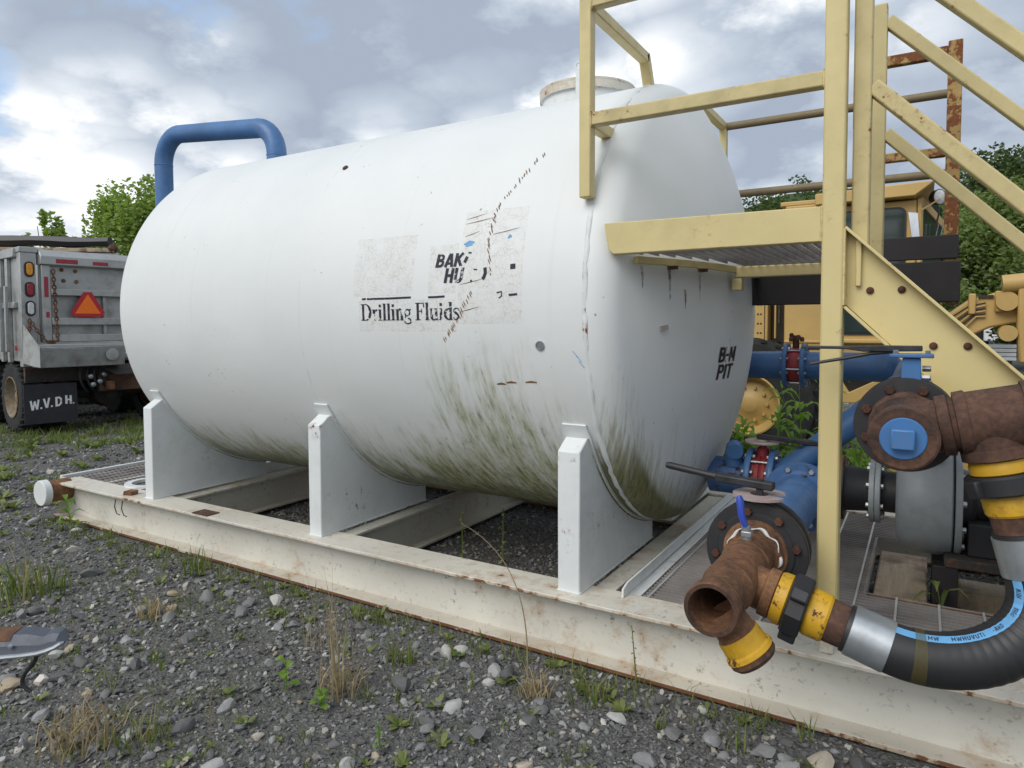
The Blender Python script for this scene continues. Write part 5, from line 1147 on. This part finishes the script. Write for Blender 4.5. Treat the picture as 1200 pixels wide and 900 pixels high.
B().lathe((0.10, 7.60, 2.68), (0.75, -0.75, 0), [(0.001, 0.066), (0.012, 0.05), (0.016, 0.001)], 20).build('lamp_glass', 'lens_clear', lp)
B().tube(bez((0.08, 7.6, 2.62), (0.12, 7.6, 2.5), (0.06, 7.6, 2.45), (0.07, 7.6, 2.36), 8), 0.009, 6).build('lamp_cable', 'rubber', cab)
B().bar((-0.05, 7.46, 2.55), (0.10, 7.58, 2.66), 0.012, 0.012).build('lamp_bracket', 'grader_yellow', cab)
gp = [(-0.3, 1.1), (0.05, 1.50), (0.21, 1.60), (0.36, 1.72), (0.57, 1.785), (0.85, 1.81), (3.2, 1.75), (4.3, 1.2), (4.3, 0.9), (4.0, 0.9), (3.0, 1.42), (0.90, 1.50), (0.71, 1.49), (0.54, 1.45), (0.35, 1.35), (0.1, 1.10), (-0.1, 0.85), (-0.3, 0.85)]
gn = B().prism([(a, 7.98, c) for a, c in gp], (0, 0.34, 0)).build('gooseneck', 'grader_yellow', GR, 0.02)
for k in range(6):
    q = k * 0.026
    B().tube([(0.10 + q * 1.2, 7.955, 1.36 + 0 - q * 0.5 + 0.02), (0.22 + q, 7.95, 1.55 - q * 0.6), (0.36 + q * 0.5, 7.95, 1.655 - q * 0.75), (0.50, 7.955, 1.69 - q)], 0.008, 6).build('hose_line', 'grader_yellow' if k % 2 else 'grader_dark', gn)
gx('slot', 'grader_dark', 0.44, 0.56, 7.96, 7.979, 1.735, 1.765, bevel=0, par=gn); gx('lug', 'grader_yellow', 0.36, 0.42, 7.92, 7.979, 1.58, 1.78, par=gn); gx('lug', 'grader_yellow', 0.57, 0.63, 7.92, 7.979, 1.60, 1.80, par=gn)
B().cyl((0.62, 7.9, 1.86), (1.3, 7.9, 1.92), 0.085, n=20).build('lift_cylinder', 'grader_yellow', gn); B().lathe((0.66, 7.86, 1.70), (0, 1, 0), [(0, 0.09), (0.2, 0.09)], 20).build('saddle_boss', 'grader_yellow', gn)
B().prism([(0.74, 7.84, 1.85), (0.86, 7.84, 1.85), (0.82, 7.84, 1.40), (0.86, 7.84, 1.12), (0.76, 7.84, 1.12), (0.74, 7.84, 1.4)], (0, 0.14, 0)).build('lift_arm', 'grader_yellow', gn, 0.02)
for zz, xx in ((1.40, 0.67), (1.40, 0.88), (1.28, 0.9)): B().lathe((xx, 7.82, zz), (0, 1, 0), [(0, 0.075), (0.18, 0.075)], 18).build('pivot_boss', 'grader_yellow', gn)
B().bar((0.86, 7.9, 1.25), (1.1, 7.7, 0.75), 0.12, 0.12).build('drawbar_cylinder', 'grader_yellow', gn)
B().prism([(-0.75, 7.4, 0.72), (-0.72, 7.4, 0.98), (-0.62, 7.4, 0.82), (-0.22, 7.4, 1.04), (-0.2, 7.4, 1.00), (-0.56, 7.4, 0.72)], (0, 0.08, 0)).build('step_bracket', 'grader_yellow', GR, 0.006)
B().bar((-0.62, 7.42, 0.78), (-0.2, 7.42, 1.02), 0.03, 0.04).build('step_rail', 'grader_yellow', GR)
B().prism([(-0.25, 7.0, 0.10), (2.2, 6.4, 0.10), (2.2, 6.4, 0.62), (-0.25, 7.0, 0.62)], (0.05, 0.12, 0)).build('moldboard', 'grader_yellow', GR, 0.01)
# white lorry far behind the grader arm
WT = thing('white_truck', 'white truck parked far off under the trees, seen below the grader arm', 'truck', (2.9, 36, 0))
for dx in (0.0, -3.6): wheel(WT, (2.75 + dx, 36, 0.58), (0, -1, 0), 0.58, 0.35, 0.33, 'lens_clear', nuts=8)
B().box(2.2, 3.9, 35.6, 37.8, 0.7, 1.35).build('bed_side', 'car_white', WT, 0.05); B().box(-1.6, 2.15, 35.9, 37.8, 0.8, 1.7).build('load_bed', 'grader_dark', WT, 0.05); B().box(-2.6, -0.4, 35.6, 37.8, 0.7, 2.1).build('cab', 'car_white', WT, 0.12)
WP = thing('stacked_white_panels', 'white corrugated panel stack standing in front of the far white truck', 'panels', (1.9, 26, 0))
for k in range(4): B().box(1.3, 2.45, 26, 26.5, 0.32 + 0.13 * k, 0.43 + 0.13 * k).build('panel', 'car_white', WP, 0.01)
for xx in (1.4, 2.2): B().box(xx, xx + 0.15, 26.02, 26.48, -0.02, 0.319).build('bearer', 'grader_dark', WP)

# ================================================================== FOREGROUND BAR
fr = V((cos(YAW), sin(YAW), 0)); ff = V((-sin(YAW), cos(YAW), 0)); F0 = V((-1.843, 0.716, 0.762))
FB = thing('hitch_bar', 'bent rusty metal bar end with a hanging black strap, at the left edge', 'metal bar', (-2.2, 0.5, 0))
sec = lambda s, top, bot, d: [F0 + fr * s + ff * d * 0.5 + V((0, 0, top)), F0 + fr * s - ff * d * 0.1 + V((0, 0, top - 0.004)), F0 + fr * s - ff * d * 0.42 + V((0, 0, (top + bot) * 0.5)), F0 + fr * s - ff * d * 0.5 + V((0, 0, bot + 0.006)), F0 + fr * s - ff * d * 0.56 + V((0, 0, bot)), F0 + fr * s - ff * d * 0.45 + V((0, 0, bot - 0.004)), F0 + fr * s + ff * d * 0.5 + V((0, 0, bot + 0.004))]
stn = [(-0.62, 0.026, -0.030, 0.065), (-0.05, 0.018, -0.030, 0.058), (0.02, 0.021, -0.027, 0.056), (0.07, 0.022, -0.023, 0.054), (0.105, 0.016, -0.019, 0.050), (0.125, 0.024, -0.014, 0.046), (0.142, 0.023, -0.008, 0.04), (0.152, 0.010, -0.002, 0.03), (0.157, 0.003, 0.0, 0.02)]
b_ = B(); vs = []
for q in stn: vs += sec(*q)
k = 7; b_.add(vs, [(i * k + j, i * k + (j + 1) % k, (i + 1) * k + (j + 1) % k, (i + 1) * k + j) for i in range(len(stn) - 1) for j in range(k)] + [tuple(range(k))[::-1], tuple((len(stn) - 1) * k + j for j in range(k))])
paint('bar_metal', (0.075, 0.085, 0.105), 0.18, 0.5, 0.3, 0.4, (0.02, 0.02, 0.025), 2.0, (0.22, 0.09, 0.035), 0.1)
b_.build('bar', 'bar_metal', FB, smooth=25)
lip = [F0 + fr * q[0] - ff * (q[3] * 0.57) + V((0, 0, q[2] + 0.002)) for q in stn]
B().tube(lip, [0.0055] * (len(stn) - 1) + [0.003], 8).build('lip', 'galv', FB)
cv = B(); vs = []
for q in ((-0.62, 0.026, -0.030, 0.065), (-0.05, 0.018, -0.030, 0.058), (0.02, 0.021, -0.027, 0.056), (0.035, 0.0213, -0.0265, 0.0555)):
    sc = sec(*q); vs += [sc[0] + V((0, 0, 0.0012)), sc[1] + V((0, 0, 0.0012)) - ff * 0.001, sc[1].lerp(sc[2], 0.55) - ff * 0.0015 + V((0, 0, 0.001))]
cv.add(vs, [(i * 3 + j, i * 3 + j + 1, i * 3 + j + 4, i * 3 + j + 3) for i in range(3) for j in range(2)]).build('rust_patch', 'rust', FB)
for s in (0.045, -0.012): B().lathe(F0 + fr * s - ff * 0.027 + V((0, 0, 0.0)), -ff, [(0, 0.006), (0.004, 0.005), (0.005, 0.001)], 10).build('rivet', 'galv', FB)
B().tube(bez(F0 + fr * 0.055 + V((0, 0, -0.025)), F0 + fr * 0.140 + V((0, 0, -0.035)), F0 + fr * 0.000 + V((0, 0, -0.085)), F0 + fr * 0.068 + V((0, 0, -0.122)), 18), 0.0048, 8).build('strap', 'rubber', FB)
B().bar(F0 + fr * -0.6 + V((0, 0, -0.03)), F0 + fr * -0.6 + V((0, 0, -0.775)), 0.08, 0.08, up=(1, 0, 0)).build('stand', 'rust_dark', FB, 0.004)

# ================================================================== TREES AND HILL
def leaves(cen_, rad_, n_, size, clumps, seed, shellness=0.55):
    r = np.random.default_rng(seed); cen_ = np.array(cen_); rad_ = np.array(rad_)
    d = r.normal(size=(clumps, 3)); d /= np.linalg.norm(d, axis=1)[:, None]; d[:, 2] = np.where(d[:, 2] < -0.5, -d[:, 2], d[:, 2])
    cc = d * (r.uniform(shellness, 1.0, (clumps, 1))) ; cr = r.uniform(0.16, 0.36, clumps)
    w = r.integers(0, clumps, n_); g = r.normal(size=(n_, 3)); g /= np.linalg.norm(g, axis=1)[:, None]; g *= r.uniform(0.2, 1, (n_, 1)) ** 0.5
    P = cen_ + (cc[w] + g * cr[w][:, None]) * rad_
    return leafmesh(P, size, r)
def leafmesh(P, size, r):
    n_ = len(P); a = r.normal(size=(n_, 3)); a[:, 2] *= 0.5; a /= np.linalg.norm(a, axis=1)[:, None]; b = r.normal(size=(n_, 3)); b -= a * (a * b).sum(1)[:, None]; b /= np.linalg.norm(b, axis=1)[:, None]
    s = size * r.uniform(0.6, 1.3, (n_, 1)); V4 = np.stack([P - a * s, P + b * s * 0.55, P + a * s, P - b * s * 0.55], 1).reshape(-1, 3)
    return V4, np.arange(n_ * 4).reshape(-1, 4)
def tree(label, base, h, rx, rz, lm, n_, size, clumps, seed, group=None, trunk_r=0.14):
    t = thing('tree', label, 'tree', base, group); bxx = np.array(base, float); c = bxx + np.array([0, 0, h - rz])
    b_ = B(); b_.tube([base, tuple(bxx + np.array([0.05, 0.02, h * 0.3])), tuple(bxx + np.array([-0.05, 0.05, h * 0.6])), tuple(bxx + np.array([0, 0, h * 0.93]))], [trunk_r, trunk_r * 0.8, trunk_r * 0.5, 0.02], 8)
    r = np.random.default_rng(seed + 5)
    for k in range(9):
        z0 = h * r.uniform(0.25, 0.7); a = r.uniform(0, 2 * pi); q = r.uniform(0.5, 0.85); p0 = bxx + np.array([0, 0, z0]); p1 = c + np.array([cos(a) * rx * q, sin(a) * rx * q, rz * r.uniform(-0.3, 0.6)])
        b_.tube([tuple(p0), tuple((p0 + p1) / 2 + np.array([0, 0, 0.1 * rz])), tuple(p1)], [trunk_r * 0.4, trunk_r * 0.28, 0.012], 6)
    b_.build('trunk', 'bark', t)
    vs, fs = leaves(c, (rx, rx, rz), n_, size, clumps, seed); raw('crown', vs, fs, lm, t, loc=base); return t
tree('bright green leafy tree behind the dump truck, beside the blue pipe', (-25.0, 14.6, 0), 6.9, 1.75, 2.8, 'leaf_bright', 11000, 0.095, 80, 11)
tree('small thin sapling top showing above the black tarp, left of the bright tree', (-27.6, 12.6, 0), 5.75, 0.75, 1.6, 'leaf_bright', 1300, 0.10, 16, 12, trunk_r=0.07)
tree('lowest sapling tip between the thin sapling and the bright tree', (-26.9, 13.4, 0), 4.9, 0.55, 1.2, 'leaf_bright', 500, 0.11, 10, 13, trunk_r=0.06)
TR_ = [('light green bushy tree just right of the black toe boards', (1.4, 26, 0), 5.4, 2.0, 2.9, 'leaf_mid', 40000, 0.085),
       ('dark round tree at the right edge above the grader arm', (4.2, 27, 0), 4.9, 2.2, 2.6, 'leaf_dark', 36000, 0.085),
       ('tall dark tree behind the light bushy one, crossed by the stair handrail', (3.4, 38, 0), 9.3, 3.0, 4.6, 'leaf_dark', 34000, 0.12),
       ('dark tree rising highest at the right edge', (7.2, 38, 0), 10.4, 3.2, 5.0, 'leaf_dark', 30000, 0.12),
       ('mid green tree behind the grader cab', (-1.2, 37, 0), 7.0, 2.6, 3.6, 'leaf_dark', 24000, 0.12),
       ('low green shrub tree below the black boards, left of the grader arm', (-0.3, 23, 0), 2.9, 1.6, 1.7, 'leaf_mid', 20000, 0.075)]
for i, (lb, ba, h, rx, rz, lm, nn, sz) in enumerate(TR_): tree(lb, ba, h, rx, rz, lm, nn, sz, 90, 31 + i, 'trees at the right of the yard', 0.2)
# wooded hill far behind
def hill_h(a):    # a: angle to the right of +Y in degrees
    return 15 + 21 * math.exp(-((a + 9) / 10.0) ** 2) + 20 * math.exp(-((a - 22) / 20.0) ** 2) - 6 * math.exp(-((a + 38) / 18) ** 2)
hb = B(); na, nr = 100, 8; vs = []
for i in range(na + 1):
    a = -75 + 150 * i / na; H = hill_h(a)
    for j in range(nr + 1):
        t = j / nr; R_ = 110 + 90 * t; vs.append((R_ * sin(radians(a)), R_ * cos(radians(a)), -0.2 + H * (t ** 1.2) * (1 if t < 1 else 0.98)))
hb.add(vs, [(i * (nr + 1) + j, (i + 1) * (nr + 1) + j, (i + 1) * (nr + 1) + j + 1, i * (nr + 1) + j + 1) for i in range(na) for j in range(nr)])
hl_ = hb.build('hill', 'leaf_dark'); tag(hl_, 'low wooded hill on the horizon', kind='structure')
r = np.random.default_rng(77); P = []
for k in range(1500):
    a = r.uniform(-74, 74); t = r.uniform(0.05, 1.0); R_ = 110 + 90 * t; H = hill_h(a) * t ** 1.2; s = r.uniform(1.6, 3.4); g = r.normal(size=(80, 3)); g /= np.linalg.norm(g, axis=1)[:, None]
    P.append(np.array([R_ * sin(radians(a)), R_ * cos(radians(a)), H + s * 0.5]) + g * np.array([s, s, s * 0.9]))
vs, fs = leafmesh(np.concatenate(P), 0.5, r); tag(raw('woodland', vs, fs, 'leaf_dark'), 'dark green woodland covering the far hill', 'woodland', kind='stuff')

# ================================================================== GRASS AND WEEDS
def blades(cx, cy, n_, h, spread, r, lean=0.5, w=0.003, z0=None):
    """grass blades as tapered two-step strips, returns quads"""
    z0 = float(gz(cx, cy)) if z0 is None else z0; VS = []; FS = []
    for k in range(n_):
        a = r.uniform(0, 2 * pi); q = spread * r.uniform(0, 1) ** 0.7; p0 = np.array([cx + cos(a) * q, cy + sin(a) * q, z0]); hh = h * r.uniform(0.45, 1.1); b = r.uniform(0, 2 * pi); ln = lean * r.uniform(0.1, 1) * hh
        p1 = p0 + np.array([cos(b) * ln * 0.3, sin(b) * ln * 0.3, hh * 0.55]); p2 = p0 + np.array([cos(b) * ln, sin(b) * ln, hh * (1 - 0.25 * lean * r.random())])
        c = r.uniform(0, 2 * pi); sd_ = np.array([cos(c), sin(c), 0]) * w * r.uniform(0.6, 1.3); k0 = len(VS)
        VS += [p0 - sd_, p0 + sd_, p1 + sd_ * 0.8, p1 - sd_ * 0.8, p2 + sd_ * 0.1, p2 - sd_ * 0.1]; FS += [(k0, k0 + 1, k0 + 2, k0 + 3), (k0 + 3, k0 + 2, k0 + 4, k0 + 5)]
    return VS, FS
def merge(L):
    VS = []; FS = []
    for v, f in L: k = len(VS); VS += list(v); FS += [tuple(i + k for i in q) for q in f]
    return np.array(VS), np.array(FS)
r = np.random.default_rng(5); L = []
for k in range(760):                                         # grassy strip beyond the far left end of the skid
    cx, cy = r.uniform(-12, -6.4), r.uniform(1.8, 7.5)
    if sin(cx * 1.3 + 2) + sin(cy * 2.1 - cx) + r.normal(0, 0.6) < 0.1: continue
    L.append(blades(cx, cy, 22, r.uniform(0.05, 0.17), r.uniform(0.08, 0.25), r, 0.8, 0.005))
for k in range(420):
    cx, cy = r.uniform(-6.5, -0.3), r.uniform(1.1, 2.55)
    if cy < 1.1 + 0.0 * cx or r.random() < 0.35 - 0.05 * cx * 0: continue
    L.append(blades(cx, cy, int(r.integers(4, 14)), r.uniform(0.02, 0.075), r.uniform(0.02, 0.07), r, 0.9, 0.0028))
for k in range(130): L.append(blades(r.uniform(-5.9, -0.4), r.uniform(2.50, 2.64), 7, r.uniform(0.04, 0.10), 0.05, r, 0.7, 0.0028))
for k in range(260): L.append(blades(r.uniform(-4.2, 3.0), r.uniform(5.4, 10), 16, r.uniform(0.10, 0.30), 0.2, r, 0.6, 0.008))
for k in range(30): L.append(blades(r.uniform(-4.3, -1.4), r.uniform(3.0, 4.7), 6, 0.06, 0.05, r, 0.7, 0.003))
vs, fs = merge(L); tag(raw('grass', vs, fs, 'grass_green'), 'patchy short green grass growing through the gravel', 'grass', kind='stuff')
LW = []; r = np.random.default_rng(9)
def rosette(cx, cy, nl, ll, r):
    VS = []; FS = []; z0 = float(gz(cx, cy)) + 0.004; a0 = r.uniform(0, 6.3)
    for k in range(nl):
        a = a0 + k * 2.4; dv = np.array([cos(a), sin(a), 0]); sd_ = np.array([-sin(a), cos(a), 0]); L_ = ll * r.uniform(0.6, 1.1); w_ = L_ * r.uniform(0.18, 0.30); up = r.uniform(0.2, 1.1); n0 = len(VS)
        for q, wd, zz in ((0, 0.15, 0), (0.4, 1, 0.5), (0.75, 0.8, 0.75), (1, 0.05, 0.8)):
            c = np.array([cx, cy, z0]) + dv * (L_ * q) + np.array([0, 0, L_ * zz * up]); VS += [c - sd_ * w_ * wd, c + sd_ * w_ * wd]
        for q in range(3): j = n0 + 2 * q; FS.append((j, j + 1, j + 3, j + 2))
    return VS, FS
for k in range(150):
    cx, cy = r.uniform(-6.4, -0.5), r.uniform(1.2, 2.6)
    if r.random() < 0.3: cy = r.uniform(2.45, 2.62)
    LW.append(rosette(cx, cy, int(r.integers(4, 9)), r.uniform(0.02, 0.055), r))
for k in range(160): LW.append(rosette(r.uniform(-11, -6.2), r.uniform(1.9, 6.5), int(r.integers(5, 10)), r.uniform(0.05, 0.13), r))
vs, fs = merge(LW); tag(raw('low_weeds', vs, fs, 'grass_green'), 'small scattered green weed seedlings in the gravel', 'weeds', kind='stuff')
def clump(label, cx, cy, n_, h, sp, mat, dead=0, lean=0.6, w=0.0032, seed=1, hd=0.4):
    r = np.random.default_rng(seed); t = thing('grass_clump', label, 'grass clump', (cx, cy, 0), 'grass clumps on the gravel')
    vs, fs = merge([blades(cx, cy, n_, h, sp, r, lean, w)]); raw('blades', vs, fs, mat, t, loc=(cx, cy, 0))
    if dead: vs, fs = merge([blades(cx, cy, dead, hd, sp * 0.7, r, 0.25 if hd > 0.2 else 1.1, w * 0.8)]); raw('dead_stalks', vs, fs, 'straw', t, loc=(cx, cy, 0))
clump('tall dry straw clump standing in front of the rail, left of the picture centre', -2.03, 1.98, 60, 0.14, 0.10, 'straw', 26, 0.9, 0.003, 1, 0.55)
clump('dry reddish grass tuft beside the rail below the near saddle', -1.33, 2.36, 55, 0.12, 0.07, 'straw', 14, 0.9, 0.0028, 2, 0.16)
clump('green grass tuft below the near saddle, right of the dry tuft', -1.12, 2.44, 40, 0.13, 0.09, 'grass_green', 8, 0.7, 0.003, 3, 0.14)
clump('green tuft against the rail between the far and middle saddles', -3.78, 2.52, 45, 0.16, 0.09, 'grass_green', 0, 0.4, 0.004, 4)
clump('large grass clump at the left edge above the metal bar', -4.25, 1.80, 90, 0.22, 0.20, 'grass_green', 20, 0.6, 0.005, 5, 0.3)
clump('brownish grass tuft on open gravel left of centre', -3.35, 1.98, 60, 0.11, 0.09, 'straw', 10, 0.9, 0.003, 6, 0.12)
clump('dry tangled clump in the bottom left corner below the metal bar', -2.60, 1.24, 90, 0.14, 0.15, 'straw', 30, 0.9, 0.003, 7, 0.2)
clump('green tuft in the bottom left corner right of the tangled clump', -2.40, 1.36, 50, 0.12, 0.10, 'grass_green', 10, 0.8, 0.003, 8, 0.15)
clump('small green tuft near the rail behind the tall straw clump', -1.98, 2.30, 40, 0.11, 0.07, 'grass_green', 6, 0.6, 0.003, 9, 0.2)
clump('single broad grass shoot at the bottom right by the rail', -0.52, 2.42, 5, 0.17, 0.02, 'grass_green', 0, 0.25, 0.005, 10)
clump('short grass shoot with small leaves at the rail foot, far right', -0.34, 2.60, 9, 0.13, 0.03, 'grass_green', 0, 0.4, 0.004, 11)
clump('thin dead stalks in front of the rail, left of the straw clump', -2.42, 2.22, 12, 0.12, 0.10, 'straw', 9, 0.5, 0.002, 12, 0.50)
def stalk(label, pts, rr, cat='dry stalk'):
    o = B().tube(pts, rr, 6).build('dry_stalk', 'straw', None, loc=pts[0]); tag(o, label, cat)
stalk('long bent straw arching in front of the rail below the middle of the tank', bez((-1.42, 2.46, 0), (-1.44, 2.52, 0.28), (-1.55, 2.58, 0.48), (-1.86, 2.60, 0.56), 14), [0.0035 - 0.00018 * k for k in range(15)])
stalk('pale upright straw at the lower left of the gravel', bez((-2.2, 1.5, 0), (-2.2, 1.5, 0.08), (-2.21, 1.5, 0.12), (-2.2, 1.51, 0.17), 6), 0.0022)
def leafweed(label, base, h, nl, ll, lw, mat='weed_green', seed=1, cat='weed', droop=0.3, group=None, stems=1):
    r = np.random.default_rng(seed); t = thing('weed', label, cat, base, group); sb = B(); VS = []; FS = []
    for s in range(stems):
        a0 = r.uniform(0, 2 * pi); off = np.array([cos(a0), sin(a0), 0]) * (0.0 if stems == 1 else r.uniform(0.0, 0.14 * stems ** 0.5)); b0 = np.array(base) + off; hh = h * r.uniform(0.7, 1.1); tip = b0 + np.array([r.normal(0, 0.06) * hh, r.normal(0, 0.06) * hh, hh])
        sb.tube([tuple(b0), tuple((b0 + tip) / 2), tuple(tip)], [0.004, 0.003, 0.0015], 5)
        for k in range(nl):
            f = (k + 0.6) / nl; p = b0 + (tip - b0) * f; a = a0 + k * 2.4; dv = np.array([cos(a), sin(a), 0.0]); L_ = ll * r.uniform(0.7, 1.15) * (1.1 - 0.6 * f); up = np.array([0, 0, 1.0]); sd_ = np.cross(dv, up); n0 = len(VS)
            for q, wd, zz in ((0.0, 0.15, 0), (0.3, 0.9, 0.30), (0.6, 1.0, 0.38), (0.85, 0.55, 0.38 - droop * 0.5), (1.0, 0.06, 0.36 - droop)):
                c = p + dv * (L_ * q * 0.85) + up * (L_ * zz * (0.4 + 0.9 * f)); VS += [c - sd_ * (lw * wd * 0.5) + up * lw * 0.15 * wd, c, c + sd_ * (lw * wd * 0.5) + up * lw * 0.15 * wd]
            for q in range(4): j = n0 + 3 * q; FS += [(j, j + 1, j + 4, j + 3), (j + 1, j + 2, j + 5, j + 4)]
    sb.build('stem', mat, t); raw('leaves', np.array(VS), np.array(FS), mat, t, True, loc=base); return t
leafweed('pointed leaf weed growing at the far left end of the rail', (-5.35, 2.56, 0), 0.28, 12, 0.15, 0.035, seed=2)
leafweed('upright broad leaf weed in front of the tall straw clump, left', (-2.22, 1.86, 0), 0.15, 5, 0.09, 0.045, seed=3, droop=0.1)
leafweed('low round leaf weed at the foot of the tall straw clump', (-2.0, 1.84, 0), 0.06, 8, 0.06, 0.035, seed=4, droop=0.1)
leafweed('long narrow leaf weed growing up beside the pump timbers', (0.12, 3.56, 0.02), 0.36, 12, 0.22, 0.022, 'grass_green', seed=6)
leafweed('fern like weed at the bottom middle of the gravel', (-1.62, 1.76, 0), 0.09, 10, 0.035, 0.010, seed=7)
leafweed('thin stemmed weed with tiny leaves against the rail below the near saddle', (-0.98, 2.60, 0), 0.24, 12, 0.025, 0.010, 'grass_green', seed=8)
for k, (cx, cy, h, st, lb) in enumerate(((-1.36, 5.75, 0.72, 8, 'light green weeds behind the tank, below the yellow wheel rim, left'), (-0.76, 5.7, 0.98, 6, 'tall light green weeds behind the tank, beside the yellow post'), (-1.05, 5.6, 0.55, 8, 'short light green weeds right below the yellow wheel rim'), (-0.50, 6.2, 0.45, 7, 'weeds seen right of the yellow post below the diagonal blue pipe'))):
    leafweed(lb, (cx, cy, 0), h, 12, 0.27, 0.058, 'weed_green', 20 + k, 'weed', 0.15, 'weeds behind the pipes', st * 2)
for k, (cx, cy, lb) in enumerate(((-2.35, 3.3, 'small leafy seedling under the tank against the cross beam, left one'), (-2.1, 3.35, 'small leafy seedling under the tank against the cross beam, right one'))):
    leafweed(lb, (cx, cy, 0), 0.42, 11, 0.05, 0.02, 'grass_green', 40 + k)
